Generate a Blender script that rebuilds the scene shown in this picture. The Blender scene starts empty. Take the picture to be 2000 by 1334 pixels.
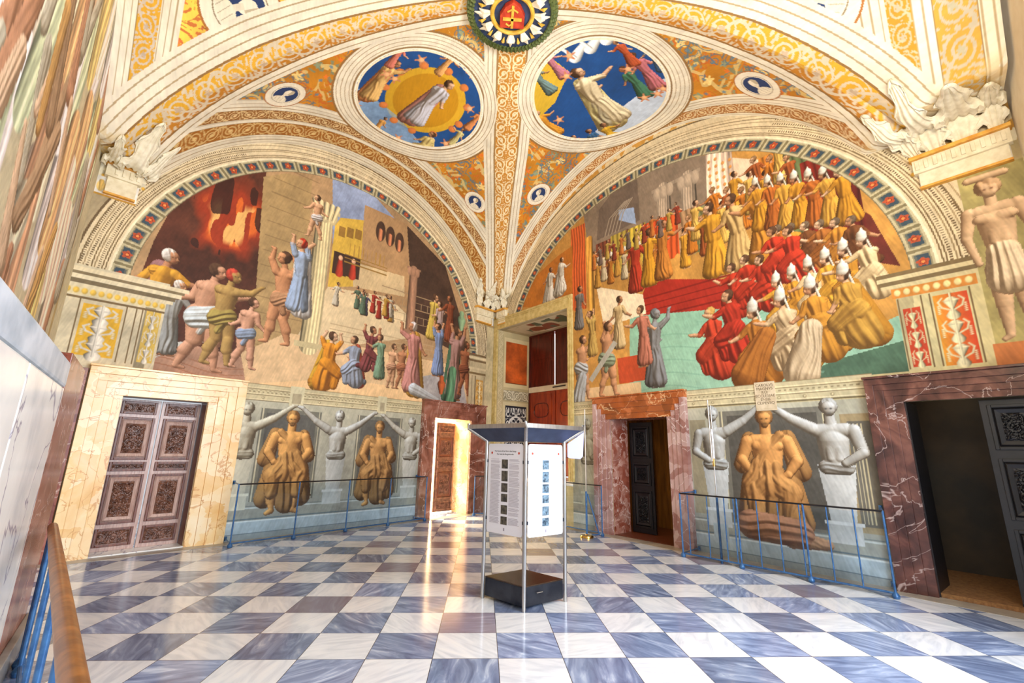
import bpy, bmesh, math, random
import numpy as np
from mathutils import Vector, Matrix
rnd = random.Random(7)
scene = bpy.context.scene
COL = scene.collection
# ------------------------------------------------------------------ camera
CAM = Vector((-0.17716924, -4.06932266, 1.6))
cam = bpy.data.objects.new('camera', bpy.data.cameras.new('camera')); COL.objects.link(cam)
pitch, yaw, roll = map(math.radians, (13.532767, 3.317421, 1.161288))
F = Vector((math.sin(yaw) * math.cos(pitch), math.cos(yaw) * math.cos(pitch), math.sin(pitch)))
R0 = Vector((math.cos(yaw), -math.sin(yaw), 0)); U0 = R0.cross(F)
RX = R0 * math.cos(roll) + U0 * math.sin(roll); UX = -R0 * math.sin(roll) + U0 * math.cos(roll)
cam.matrix_world = Matrix(((RX.x, UX.x, -F.x, CAM.x), (RX.y, UX.y, -F.y, CAM.y), (RX.z, UX.z, -F.z, CAM.z), (0, 0, 0, 1)))
cam.data.sensor_width = 36; cam.data.lens = 885.3656 / 2000 * 36; cam.data.clip_start = .05
scene.camera = cam
# ------------------------------------------------------------------ world, lights, exposure
w = bpy.data.worlds.new('world'); scene.world = w; w.use_nodes = True
w.node_tree.nodes['Background'].inputs[0].default_value = (0.86, 0.92, 1.0, 1)
w.node_tree.nodes['Background'].inputs[1].default_value = 0.75
scene.view_settings.view_transform = 'Standard'; scene.view_settings.look = 'None'
scene.view_settings.exposure = 0.0; scene.view_settings.gamma = 1.0
scene.view_settings.use_curve_mapping = False
def area(name, loc, target, size, sizey, power, col):
    l = bpy.data.lights.new(name, 'AREA'); l.shape = 'RECTANGLE'; l.size = size; l.size_y = sizey; l.energy = power; l.color = col
    o = bpy.data.objects.new(name, l); COL.objects.link(o); o.location = loc
    o.rotation_euler = (Vector(target) - Vector(loc)).to_track_quat('-Z', 'Y').to_euler(); return o
# daylight from the tall windows behind and beside the photographer; second lamp is an added fill
area('daylight_and_fill', (4.4, -3.6, 2.6), (-1.5, 3.5, 1.2), 3.2, 3.6, 420, (0.66, 0.82, 1.0))
area('daylight_and_fill', (4.1, -2.2, 3.0), (-5.5, 1.0, 2.2), 2.6, 3.0, 260, (0.98, 0.97, 1.0))  # added fill that brightens the white marble slab and left wall
area('daylight_and_fill', (-2.6, -5.6, 3.4), (2.5, 4.5, 3.2), 4.0, 4.0, 300, (1.0, 0.93, 0.82))
# warm floodlights aimed at the vault two high near the photographer, one unseen mid-room
area('vault_floodlight', (2.6, -3.4, 4.6), (1.8, 3.6, 8.3), 1.6, .8, 230, (1.0, 0.89, 0.70))
area('vault_floodlight', (-1.4, -4.6, 4.6), (-2.2, 3.2, 8.3), 1.6, .8, 330, (1.0, 0.89, 0.70))
area('vault_floodlight', (0.2, 1.8, 3.2), (0.2, 2.4, 8.4), 2.4, 2.4, 90, (1.0, 0.84, 0.6))  # unseen, stands mid-room and points up at the crown
# ------------------------------------------------------------------ room axes: C0 far corner, left wall runs along DL, right wall along DR
C0 = Vector((.061, 8.925, 0)); DL = Vector((math.cos(math.radians(224.5)), math.sin(math.radians(224.5)), 0)); DR = Vector((math.cos(math.radians(-54.5)), math.sin(math.radians(-54.5)), 0))
NL = Vector((-DL.y, DL.x, 0)); NR = Vector((DR.y, -DR.x, 0))
C1 = C0 + DL * 9.1; C2 = C0 + DR * 9.9; C3 = C1 + C2 - C0; OV = Vector((.05, 1.65, 0))
def WL(s, z, o=0.0): p = C0 + DL * s + NL * o; return Vector((p.x, p.y, z))
def WR(s, z, o=0.0): p = C0 + DR * s + NR * o; return Vector((p.x, p.y, z))
# ------------------------------------------------------------------ object helpers
def tag(o, label=None, cat=None, group=None, kind=None):
    for k, v in (('label', label), ('category', cat), ('group', group), ('kind', kind)):
        if v: o[k] = v
    return o
def empty(name, loc=(0, 0, 0), rz=0.0):
    o = bpy.data.objects.new(name, None); COL.objects.link(o); o.location = loc; o.rotation_euler.z = rz; o.empty_display_size = .1; return o
def link(name, me, mat, parent=None):
    o = bpy.data.objects.new(name, me); COL.objects.link(o)
    if mat: me.materials.append(mat)
    if parent: o.parent = parent
    return o
class MB:
    def __init__(s): s.v = []; s.f = []
    def add(s, vs, fs):
        n = len(s.v); s.v += [tuple(v) for v in vs]; s.f += [tuple(i + n for i in f) for f in fs]; return s
    def hexa(s, p):      # 8 points: bottom 4 then top 4
        return s.add(p, [(0, 3, 2, 1), (4, 5, 6, 7), (0, 1, 5, 4), (1, 2, 6, 5), (2, 3, 7, 6), (3, 0, 4, 7)])
    def box(s, x0, x1, y0, y1, z0, z1): return s.hexa([(x0, y0, z0), (x1, y0, z0), (x1, y1, z0), (x0, y1, z0), (x0, y0, z1), (x1, y0, z1), (x1, y1, z1), (x0, y1, z1)])
    def wbox(s, W, s0, s1, z0, z1, o0, o1): return s.hexa([W(s0, z0, o0), W(s1, z0, o0), W(s1, z0, o1), W(s0, z0, o1), W(s0, z1, o0), W(s1, z1, o0), W(s1, z1, o1), W(s0, z1, o1)])
    def tube(s, pts, r, n=12, cap=True):
        pts = [Vector(p) for p in pts]; rs = r if isinstance(r, (list, tuple)) else [r] * len(pts); b = len(s.v)
        for i, p in enumerate(pts):
            d = (pts[min(i + 1, len(pts) - 1)] - pts[max(i - 1, 0)]).normalized()
            u = d.cross(Vector((0, 0, 1))); u = d.cross(Vector((1, 0, 0))) if u.length < .05 else u; u.normalize(); v = d.cross(u)
            for k in range(n): a = 2 * math.pi * k / n; s.v.append(tuple(p + (u * math.cos(a) + v * math.sin(a)) * rs[i]))
        for i in range(len(pts) - 1):
            for k in range(n): k2 = (k + 1) % n; s.f.append((b + i * n + k, b + i * n + k2, b + (i + 1) * n + k2, b + (i + 1) * n + k))
        if cap: s.f.append(tuple(b + k for k in range(n))[::-1]); s.f.append(tuple(b + (len(pts) - 1) * n + k for k in range(n)))
        return s
    def lathe(s, c, prof, n=20):
        c = Vector(c); b = len(s.v)
        for r, z in prof:
            for k in range(n): a = 2 * math.pi * k / n; s.v.append((c.x + r * math.cos(a), c.y + r * math.sin(a), c.z + z))
        for i in range(len(prof) - 1):
            for k in range(n): k2 = (k + 1) % n; s.f.append((b + i * n + k, b + i * n + k2, b + (i + 1) * n + k2, b + (i + 1) * n + k))
        s.f.append(tuple(b + k for k in range(n))[::-1]); s.f.append(tuple(b + (len(prof) - 1) * n + k for k in range(n)))
        return s
    def build(s, name, mat, parent=None, bevel=0, smooth=False, M=None):
        me = bpy.data.meshes.new(name); me.from_pydata(s.v, [], s.f); me.update()
        if M is not None: me.transform(M)
        bm = bmesh.new(); bm.from_mesh(me)
        bmesh.ops.recalc_face_normals(bm, faces=bm.faces)
        if bevel:
            es = [e for e in bm.edges if len(e.link_faces) == 2 and e.calc_face_angle(0) > .5]
            bmesh.ops.bevel(bm, geom=es, offset=bevel, segments=2, affect='EDGES', profile=.6)
        bm.to_mesh(me); bm.free()
        if smooth:
            me.polygons.foreach_set('use_smooth', [True] * len(me.polygons)); me.set_sharp_from_angle(angle=.7)
        return link(name, me, mat, parent)
# ------------------------------------------------------------------ materials
def srgb(c): return tuple(((x / 255) / 12.92 if x / 255 <= .04045 else ((x / 255 + .055) / 1.055) ** 2.4) for x in c) + (1,)
def base_mat(name, col=(200, 200, 200), rough=.5, metal=0.0, **kw):
    m = bpy.data.materials.new(name); m.use_nodes = True; b = m.node_tree.nodes['Principled BSDF']
    b.inputs['Base Color'].default_value = srgb(col); b.inputs['Roughness'].default_value = rough; b.inputs['Metallic'].default_value = metal
    for k, v in kw.items(): b.inputs[k.replace('_', ' ')].default_value = v
    return m, m.node_tree, b
def nd(t, ty, **kw):
    n = t.nodes.new(ty)
    for k, v in kw.items():
        if k.startswith('i_'): n.inputs[int(k[2:])].default_value = v
        else: setattr(n, k, v)
    return n
def ramp(t, stops):
    r = t.nodes.new('ShaderNodeValToRGB'); e = r.color_ramp.elements
    while len(e) < len(stops): e.new(.5)
    for q, (p, c) in zip(e, stops): q.position = p; q.color = srgb(c)
    return r
def noise_mat(name, c1, c2, scale=8, rough=.5, metal=0.0, bump=.1, detail=6, stretch=(1, 1, 1), rvar=0):
    m, t, b = base_mat(name, c1, rough, metal)
    tc = nd(t, 'ShaderNodeTexCoord'); mp = nd(t, 'ShaderNodeMapping'); mp.inputs['Scale'].default_value = stretch
    t.links.new(tc.outputs['Object'], mp.inputs[0]); n = nd(t, 'ShaderNodeTexNoise'); n.inputs['Scale'].default_value = scale; n.inputs['Detail'].default_value = detail
    t.links.new(mp.outputs[0], n.inputs['Vector']); r = ramp(t, [(.35, c1), (.65, c2)]); t.links.new(n.outputs[0], r.inputs[0]); t.links.new(r.outputs[0], b.inputs['Base Color'])
    if bump:
        bp = nd(t, 'ShaderNodeBump'); bp.inputs['Strength'].default_value = bump; bp.inputs['Distance'].default_value = .01
        t.links.new(n.outputs[0], bp.inputs['Height']); t.links.new(bp.outputs[0], b.inputs['Normal'])
    return m
def marble(name, stops, vein, scale=2.5, vs=3.0, rough=.28, vw=.04, warp=1.2, brec=0):
    m, t, b = base_mat(name, (200, 200, 200), rough)
    tc = nd(t, 'ShaderNodeTexCoord'); n = nd(t, 'ShaderNodeTexNoise'); n.inputs['Scale'].default_value = scale; n.inputs['Detail'].default_value = 9; n.inputs['Distortion'].default_value = warp
    t.links.new(tc.outputs['Object'], n.inputs['Vector']); r = ramp(t, stops); t.links.new(n.outputs[0], r.inputs[0])
    n2 = nd(t, 'ShaderNodeTexNoise'); n2.inputs['Scale'].default_value = vs; n2.inputs['Detail'].default_value = 5; n2.inputs['Distortion'].default_value = .8
    t.links.new(tc.outputs['Object'], n2.inputs['Vector'])
    s1 = nd(t, 'ShaderNodeMath', operation='SUBTRACT', i_1=.5); a = nd(t, 'ShaderNodeMath', operation='ABSOLUTE'); mr = nd(t, 'ShaderNodeMapRange'); mr.inputs['From Max'].default_value = vw; mr.inputs['To Min'].default_value = .85; mr.inputs['To Max'].default_value = 0
    t.links.new(n2.outputs[0], s1.inputs[0]); t.links.new(s1.outputs[0], a.inputs[0]); t.links.new(a.outputs[0], mr.inputs['Value'])
    src = r.outputs[0]
    if brec:
        v = nd(t, 'ShaderNodeTexVoronoi'); v.inputs['Scale'].default_value = brec; t.links.new(n.outputs['Color'], v.inputs['Vector'])
        va = nd(t, 'ShaderNodeVectorMath', operation='MULTIPLY_ADD'); va.inputs[1].default_value = (.5, .5, .5); t.links.new(n.outputs['Color'], va.inputs[0]); t.links.new(tc.outputs['Object'], va.inputs[2]); t.links.new(va.outputs[0], v.inputs['Vector'])
        mx0 = nd(t, 'ShaderNodeMix', data_type='RGBA'); mx0.inputs[0].default_value = .5
        r2 = ramp(t, [(.1, stops[0][1]), (.5, stops[1][1]), (.9, stops[-1][1])]); sp = nd(t, 'ShaderNodeSeparateColor'); t.links.new(v.outputs['Color'], sp.inputs[0]); t.links.new(sp.outputs[0], r2.inputs[0])
        t.links.new(src, mx0.inputs[6]); t.links.new(r2.outputs[0], mx0.inputs[7]); src = mx0.outputs[2]
    mx = nd(t, 'ShaderNodeMix', data_type='RGBA'); mx.inputs[7].default_value = srgb(vein)
    t.links.new(mr.outputs[0], mx.inputs[0]); t.links.new(src, mx.inputs[6]); t.links.new(mx.outputs[2], b.inputs['Base Color'])
    return m
M = {}
M['yellow'] = marble('yellow_breccia', [(.3, (232, 178, 104)), (.5, (248, 214, 156)), (.7, (255, 238, 206))], (206, 140, 74), 1.6, 2.6, .25, .014, brec=3.4)
M['amber'] = noise_mat('amber_fillet', (200, 128, 50), (236, 178, 96), 9, .4)  # amber tone for the fillets between the marble steps
M['red'] = marble('red_breccia', [(.3, (112, 48, 34)), (.5, (150, 84, 66)), (.72, (196, 156, 142))], (224, 200, 190), 2.2, 3, .22, .012, brec=9)
M['pinkjamb'] = marble('pink_grey_marble', [(.3, (140, 92, 84)), (.5, (172, 130, 122)), (.72, (206, 180, 174))], (226, 210, 206), 1.6, 2.4, .2, .012, brec=4)
M['rust'] = marble('rust_lintel_marble', [(.3, (120, 70, 40)), (.5, (166, 84, 36)), (.72, (196, 116, 70))], (236, 200, 150), 1.8, 1.4, .22, .008, brec=4)
M['brown'] = marble('brown_marble', [(.3, (96, 54, 40)), (.55, (150, 96, 78)), (.75, (176, 130, 116))], (206, 180, 168), 2.2, 1.5, .25, .007)
M['dark'] = marble('dark_purple_marble', [(.3, (48, 30, 30)), (.5, (92, 56, 48)), (.75, (140, 92, 78))], (190, 166, 158), 2.4, 1.3, .2, .006)
M['white'] = marble('white_marble', [(.3, (206, 206, 206)), (.5, (238, 236, 230)), (.7, (250, 248, 240))], (120, 110, 140), 1.2, .9, .2, .010)
M['plaster'] = noise_mat('plaster', (216, 200, 170), (232, 220, 196), 3, .8)
M['stone'] = noise_mat('stone_border', (150, 140, 128), (178, 168, 152), 5, .35)
M['steel'] = noise_mat('brushed_steel', (176, 172, 168), (196, 192, 188), 40, .28, 1, .02, stretch=(1, 1, .05))
M['darksteel'] = noise_mat('dark_steel', (44, 46, 54), (60, 62, 70), 8, .32, .7, .02)
M['bluepaint'] = noise_mat('blue_grey_iron', (44, 84, 132), (66, 112, 160), 20, .35, .3, .03)
M['black'] = noise_mat('black_iron', (28, 26, 28), (40, 38, 40), 20, .4, .5, .02)
M['brass'] = noise_mat('polished_brass', (200, 160, 80), (222, 186, 104), 10, .2, 1, .02)
M['oak'] = noise_mat('worn_oak', (120, 70, 26), (158, 98, 42), 6, .38, 0, .1, stretch=(3, 3, .6))
M['walnut'] = noise_mat('walnut', (88, 44, 28), (124, 68, 46), 9, .35, 0, .15, stretch=(4, 4, .7))
M['carved'] = noise_mat('carved_walnut', (92, 58, 44), (140, 96, 76), 14, .38, 0, .1)
M['rail'] = noise_mat('pale_worn_wood', (176, 140, 128), (206, 176, 164), 12, .3, 0, .1, stretch=(4, 4, .5))
M['redwood'] = noise_mat('red_mahogany', (66, 16, 10), (104, 30, 16), 5, .3, 0, .1, stretch=(3, 3, .5))
M['mahogany'] = noise_mat('orange_mahogany', (128, 38, 14), (170, 62, 22), 5, .3, 0, .1, stretch=(3, 3, .5))
M['ebony'] = noise_mat('ebonised_wood', (10, 10, 14), (22, 20, 26), 9, .42, 0, .1)
M['redslab'] = marble('deep_red_breccia', [(.3, (96, 36, 24)), (.5, (134, 66, 46)), (.72, (176, 120, 100))], (200, 172, 158), 2.0, 1.8, .22, .008, brec=7)
M['ochrewood'] = noise_mat('honey_wood', (120, 74, 20), (160, 102, 34), 5, .45, 0, .1, stretch=(3, 3, .4))
M['paper'] = base_mat('white_panel', (222, 220, 226), .4)[0]
M['ink'] = base_mat('black_ink', (34, 30, 34), .6)[0]
M['greyink'] = base_mat('grey_ink', (150, 142, 152), .6)[0]
M['washedink'] = base_mat('washed_out_ink', (196, 196, 204), .6)[0]  # pale tone imitates strong light washing out the right panel's print
M['redink'] = base_mat('red_ink', (190, 70, 50), .6)[0]
M['photo_dark'] = noise_mat('dark_print', (30, 28, 28), (96, 88, 72), 30, .4)
M['photo_blue'] = noise_mat('blue_print', (24, 44, 62), (120, 146, 164), 40, .4)
M['lavender'] = base_mat('lavender_panel', (176, 176, 214), .4)[0]
def glass():
    m = bpy.data.materials.new('clear_glass'); m.use_nodes = True; t = m.node_tree; t.nodes.remove(t.nodes['Principled BSDF']); o = t.nodes['Material Output']
    a = nd(t, 'ShaderNodeBsdfTransparent'); a.inputs[0].default_value = (.93, .97, 1, 1); g = nd(t, 'ShaderNodeBsdfGlossy'); g.inputs['Roughness'].default_value = .03
    mx = nd(t, 'ShaderNodeMixShader', i_0=.05); fr = nd(t, 'ShaderNodeFresnel', i_0=1.35); t.links.new(fr.outputs[0], mx.inputs[0]); t.links.new(a.outputs[0], mx.inputs[1]); t.links.new(g.outputs[0], mx.inputs[2]); t.links.new(mx.outputs[0], o.inputs[0]); return m
M['glass'] = glass()
def emit(name, col, s):
    m, t, b = base_mat(name, col, .5); b.inputs['Emission Color'].default_value = srgb(col); b.inputs['Emission Strength'].default_value = s; return m
M['daylight'] = emit('daylight_sky', (240, 246, 255), 7)
def painted(name, rough=.62):
    m, t, b = base_mat(name, (255, 255, 255), rough); a = nd(t, 'ShaderNodeVertexColor', layer_name='Col')
    t.links.new(a.outputs[0], b.inputs['Base Color']); b.inputs['Specular IOR Level'].default_value = .3
    tc = nd(t, 'ShaderNodeTexCoord'); n = nd(t, 'ShaderNodeTexNoise'); n.inputs['Scale'].default_value = 25; n.inputs['Detail'].default_value = 6
    t.links.new(tc.outputs['Object'], n.inputs['Vector']); bp = nd(t, 'ShaderNodeBump'); bp.inputs['Strength'].default_value = .12; bp.inputs['Distance'].default_value = .01
    t.links.new(n.outputs[0], bp.inputs['Height']); t.links.new(bp.outputs[0], b.inputs['Normal']); return m
M['fresco'] = painted('painted_plaster')
# ------------------------------------------------------------------ a small painter: pigments laid on a grid of plaster points
class Canvas:
    def __init__(s, xs, ys, base):
        s.xs, s.ys = np.asarray(xs), np.asarray(ys); s.X, s.Y = np.meshgrid(s.xs, s.ys)
        s.C = np.empty(s.X.shape + (3,), np.float32); s.C[:] = base; s.rs = np.random.RandomState(3); s.px = float(np.mean(np.diff(s.ys)))
        s.clip = None; s.light = .5
    def age(s, w_=None, k=1.0, sat=.9):
        """old plaster: fine brush grain, mottling and slightly faded pigment"""
        m = np.ones(s.X.shape, bool) if w_ is None else w_; g = s.C.mean(-1, keepdims=True); n = .5 * (s.noise(f=(14, 40)) - .5) + .5 * (vnoise(s.X * 60 + s.Y * 20, s.Y * 9) - .5); o = (g + (s.C - g) * sat) * (1 + .22 * k * n + .14 * k * (s.noise(f=(1.1, 3.1), seed=4) - .5))[..., None]; s.C[m] = np.clip(o[m], 0, 255)
    def win(s, x0, x1, y0, y1):
        a, b = np.searchsorted(s.xs, (x0, x1)); c, d = np.searchsorted(s.ys, (y0, y1)); return slice(max(c - 1, 0), d + 1), slice(max(a - 1, 0), b + 1)
    def lay(s, w, m, col):
        if s.clip is not None: m = m * s.clip[w]
        m = m[..., None]; s.C[w] = s.C[w] * (1 - m) + np.clip(col, 0, 255) * m
    def mask(s, m, col, a=1.0):
        w = (slice(None), slice(None)); s.lay(w, np.clip(m, 0, 1).astype(np.float32) * a, np.asarray(col, np.float32))
    def inside(s, w, pts):
        X, Y = s.X[w], s.Y[w]; r = np.zeros(X.shape, bool); n = len(pts)
        for i in range(n):
            x0, y0 = pts[i]; x1, y1 = pts[(i + 1) % n]
            if y0 == y1: continue
            c = ((y0 > Y) != (y1 > Y)) & (X < (x1 - x0) * (Y - y0) / (y1 - y0) + x0); r ^= c
        return r
    def poly(s, pts, col, a=1.0, tex=0.06, col2=None, vert=True):
        xs = [p[0] for p in pts]; ys = [p[1] for p in pts]; w = s.win(min(xs), max(xs), min(ys), max(ys))
        m = s.inside(w, pts).astype(np.float32) * a
        if m.size == 0: return
        c = np.ones(m.shape + (3,), np.float32) * np.asarray(col, np.float32)
        if col2 is not None:
            t = ((s.Y[w] - min(ys)) / (max(ys) - min(ys) + 1e-6) if vert else (s.X[w] - min(xs)) / (max(xs) - min(xs) + 1e-6))[..., None]; c = c * (1 - t) + np.asarray(col2) * t
        if tex: c = c * (1 + tex * 2 * (s.noise(w) - .5))[..., None]
        s.lay(w, m, c)
    def rect(s, x0, x1, y0, y1, col, **k): s.poly([(x0, y0), (x1, y0), (x1, y1), (x0, y1)], col, **k)
    def noise(s, w=None, f=(3, 9, 27), seed=0):
        if w is None: w = (slice(None), slice(None))
        X, Y = s.X[w], s.Y[w]; v = 0; tot = 0
        for i, q in enumerate(f):
            v = v + vnoise(X * q + seed * 7.3, Y * q + seed * 3.1 + i * 5.7) / (i + 1); tot += 1 / (i + 1)
        return v / tot
    def ell(s, x, y, rx, ry, col, a=1.0, rot=0, shade=.25):
        r = max(rx, ry); w = s.win(x - r, x + r, y - r, y + r); X, Y = s.X[w] - x, s.Y[w] - y; c_, s_ = math.cos(rot), math.sin(rot)
        u = (X * c_ + Y * s_) / rx; v = (-X * s_ + Y * c_) / ry; d = u * u + v * v
        m = np.clip((1 - np.sqrt(d)) * min(rx, ry) / s.px + .5, 0, 1) * a
        c = np.asarray(col, np.float32) * (1 + shade * (.45 - .5 * ((u - .3) ** 2 + (v - .3) ** 2)))[..., None]; s.lay(w, m, c)
    def limb(s, p, q, r0, r1, col, shade=.35, a=1.0, folds=0, ph=0.0, mid=1.0):
        (x0, y0), (x1, y1) = p, q; R = max(r0, r1) * max(1, mid) * 1.05; w = s.win(min(x0, x1) - R, max(x0, x1) + R, min(y0, y1) - R, max(y0, y1) + R)
        X, Y = s.X[w], s.Y[w]; dx, dy = x1 - x0, y1 - y0; L = math.hypot(dx, dy) + 1e-6
        t0 = ((X - x0) * dx + (Y - y0) * dy) / L / L; t = np.clip(t0, 0, 1); r = (r0 + (r1 - r0) * t) * (1 + (mid - 1) * 4 * t * (1 - t))
        per = ((X - x0) * dy - (Y - y0) * dx) / L; d = np.hypot(X - (x0 + dx * t), Y - (y0 + dy * t)); m = np.clip((r - d) / s.px + .5, 0, 1) * a
        u = per / r; tone = 1 + shade * (.35 - (u + .25) ** 2)
        if folds: tone = tone + .16 * np.sin(u * folds + ph + 2.2 * np.sin(t0 * 4 + ph)) + .06 * np.sin(u * folds * 2.3 + ph * 2 + t0 * 5)
        s.lay(w, m, np.asarray(col, np.float32) * tone[..., None])
    def line(s, pts, wd, col, a=1.0):
        for p, q in zip(pts, pts[1:]): s.limb(p, q, wd / 2, wd / 2, col, 0, a)
_P = np.random.RandomState(11).rand(256, 256).astype(np.float32)
def vnoise(x, y):
    xi = np.floor(x).astype(int); yi = np.floor(y).astype(int); fx = x - xi; fy = y - yi; fx = fx * fx * (3 - 2 * fx); fy = fy * fy * (3 - 2 * fy)
    a = _P[yi & 255, xi & 255]; b = _P[yi & 255, (xi + 1) & 255]; c = _P[(yi + 1) & 255, xi & 255]; d = _P[(yi + 1) & 255, (xi + 1) & 255]
    return (a * (1 - fx) + b * fx) * (1 - fy) + (c * (1 - fx) + d * fx) * fy
def spiral(t, v, R=.9, turns=2.2, thick=.36):
    """scrolling tendrils: t runs along the band (period 2), v across it in -1..1; returns (stem mask, flower mask)"""
    k = np.floor(t / 2); sg = np.where(k % 2 == 0, 1.0, -1.0); x = t - 2 * k - 1; y = v * sg
    r = np.hypot(x, y - .05); th = np.arctan2(y, x)
    a = (r / R * turns - th / (2 * np.pi)) % 1.0; m = (a < thick) & (r < R) & (r > .16)
    fl = (r < .2 + .06 * np.cos(5 * th)); stem = np.abs(v + .78 * np.cos(np.pi * t / 2) * 1.0) < .11
    leaf = (np.abs(np.sin(t * 9 + 3 * v)) > .62) & (r > R * .98) & (np.abs(v) < .95) & (vnoise(t * 5, v * 5) > .45)
    return m | stem | leaf, fl
def emesh(name, P, C, cells, parent=None, mat=None):
    """mesh from a grid of points P (h,w,3), colours C, and a boolean cell mask (h-1,w-1)"""
    h, w_ = P.shape[:2]; idx = np.arange(h * w_).reshape(h, w_); a = idx[:-1, :-1][cells]; b = idx[:-1, 1:][cells]; c = idx[1:, 1:][cells]; d = idx[1:, :-1][cells]
    q = np.stack([a, b, c, d], -1).ravel(); u, inv = np.unique(q, return_inverse=True); me = bpy.data.meshes.new(name)
    me.vertices.add(len(u)); me.vertices.foreach_set('co', P.reshape(-1, 3)[u].astype(np.float32).ravel()); n = len(a)
    me.loops.add(n * 4); me.loops.foreach_set('vertex_index', inv.astype(np.int32).ravel()); me.polygons.add(n)
    me.polygons.foreach_set('loop_start', np.arange(0, n * 4, 4, dtype=np.int32)); me.update(calc_edges=True)
    ca = me.color_attributes.new('Col', 'BYTE_COLOR', 'POINT'); cc = np.ones((len(u), 4), np.float32); cc[:, :3] = np.clip(C.reshape(-1, 3)[u] / 255, 0, 1)
    ca.data.foreach_set('color_srgb', cc.ravel()); me.polygons.foreach_set('use_smooth', np.ones(n, bool))
    return link(name, me, mat or M['fresco'], parent)
# generic painted people: bodies and draperies modelled from overlapping rounded forms, then shaded as a painter would
SK = [(222, 170, 128), (206, 148, 104), (232, 188, 150), (196, 136, 96)]
def sculpt(cv, parts, a=1.0, amb=.50, dif=.62):
    """parts: (x0,y0,x1,y1,r0,r1,colour,lift,folds)"""
    xs = [p[0] - max(p[4], p[5]) * 1.1 for p in parts] + [p[2] - max(p[4], p[5]) * 1.1 for p in parts]; xb = [p[0] + max(p[4], p[5]) * 1.1 for p in parts] + [p[2] + max(p[4], p[5]) * 1.1 for p in parts]
    yb = [p[1] + max(p[4], p[5]) for p in parts] + [p[3] + max(p[4], p[5]) for p in parts]; ys = [p[1] - max(p[4], p[5]) for p in parts] + [p[3] - max(p[4], p[5]) for p in parts]
    w = cv.win(min(xs), max(xb), min(ys), max(yb)); X, Y = cv.X[w], cv.Y[w]
    if X.shape[0] < 3 or X.shape[1] < 3: return
    H = np.full(X.shape, -9.0); Cc = np.zeros(X.shape + (3,)); Mk = np.zeros(X.shape)
    for n_, (x0, y0, x1, y1, r0, r1, col, lift, folds) in enumerate(parts):
        dx, dy = x1 - x0, y1 - y0; L = math.hypot(dx, dy) + 1e-6; tt = ((X - x0) * dx + (Y - y0) * dy) / L / L; t = np.clip(tt, 0, 1); r = r0 + (r1 - r0) * t
        d = np.hypot(X - x0 - dx * t, Y - y0 - dy * t); ins = d < r; u = ((X - x0) * dy - (Y - y0) * dx) / L / r
        h = lift + np.where(ins, np.sqrt(np.maximum(0, r * r - d * d)) * .85, -9)
        if folds:
            ph = (x0 * 7.1 + y0 * 3.7 + n_) % 6.28; wv = 1.6 * vnoise(X / r1 * .5 + ph, Y / r1 * .35 + n_); f_ = np.abs(np.sin(u * folds * .5 + wv * 2.4 + ph)) ** .8; h = np.where(ins, h + r * .17 * f_ + r * .08 * np.sin(u * folds * 1.3 + wv * 5 + ph), h)
        k = .012; q = np.clip((h - H) / k * .5 + .5, 0, 1); q = np.where(ins, q, 0); H = np.where(ins, np.maximum(H, h) + k * q * (1 - q), H); Cc = Cc * (1 - q[..., None]) + np.asarray(col, float) * q[..., None]
        Mk = np.maximum(Mk, np.clip((r - d) / cv.px + .5, 0, 1))
    Hs = np.where(H < -5, np.nan, H); lo = np.nanmin(Hs) if np.isfinite(Hs).any() else 0; Hs = np.where(np.isnan(Hs), lo, Hs)
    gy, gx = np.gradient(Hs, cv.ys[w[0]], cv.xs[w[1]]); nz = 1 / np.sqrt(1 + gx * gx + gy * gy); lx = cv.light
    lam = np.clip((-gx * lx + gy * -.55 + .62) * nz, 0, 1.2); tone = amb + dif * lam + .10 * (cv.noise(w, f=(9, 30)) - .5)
    sh = tone[..., None] ** np.array([.9, 1.05, 1.25]) ; cv.lay(w, (Mk > .5) * a * 1.0, Cc * sh)
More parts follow.
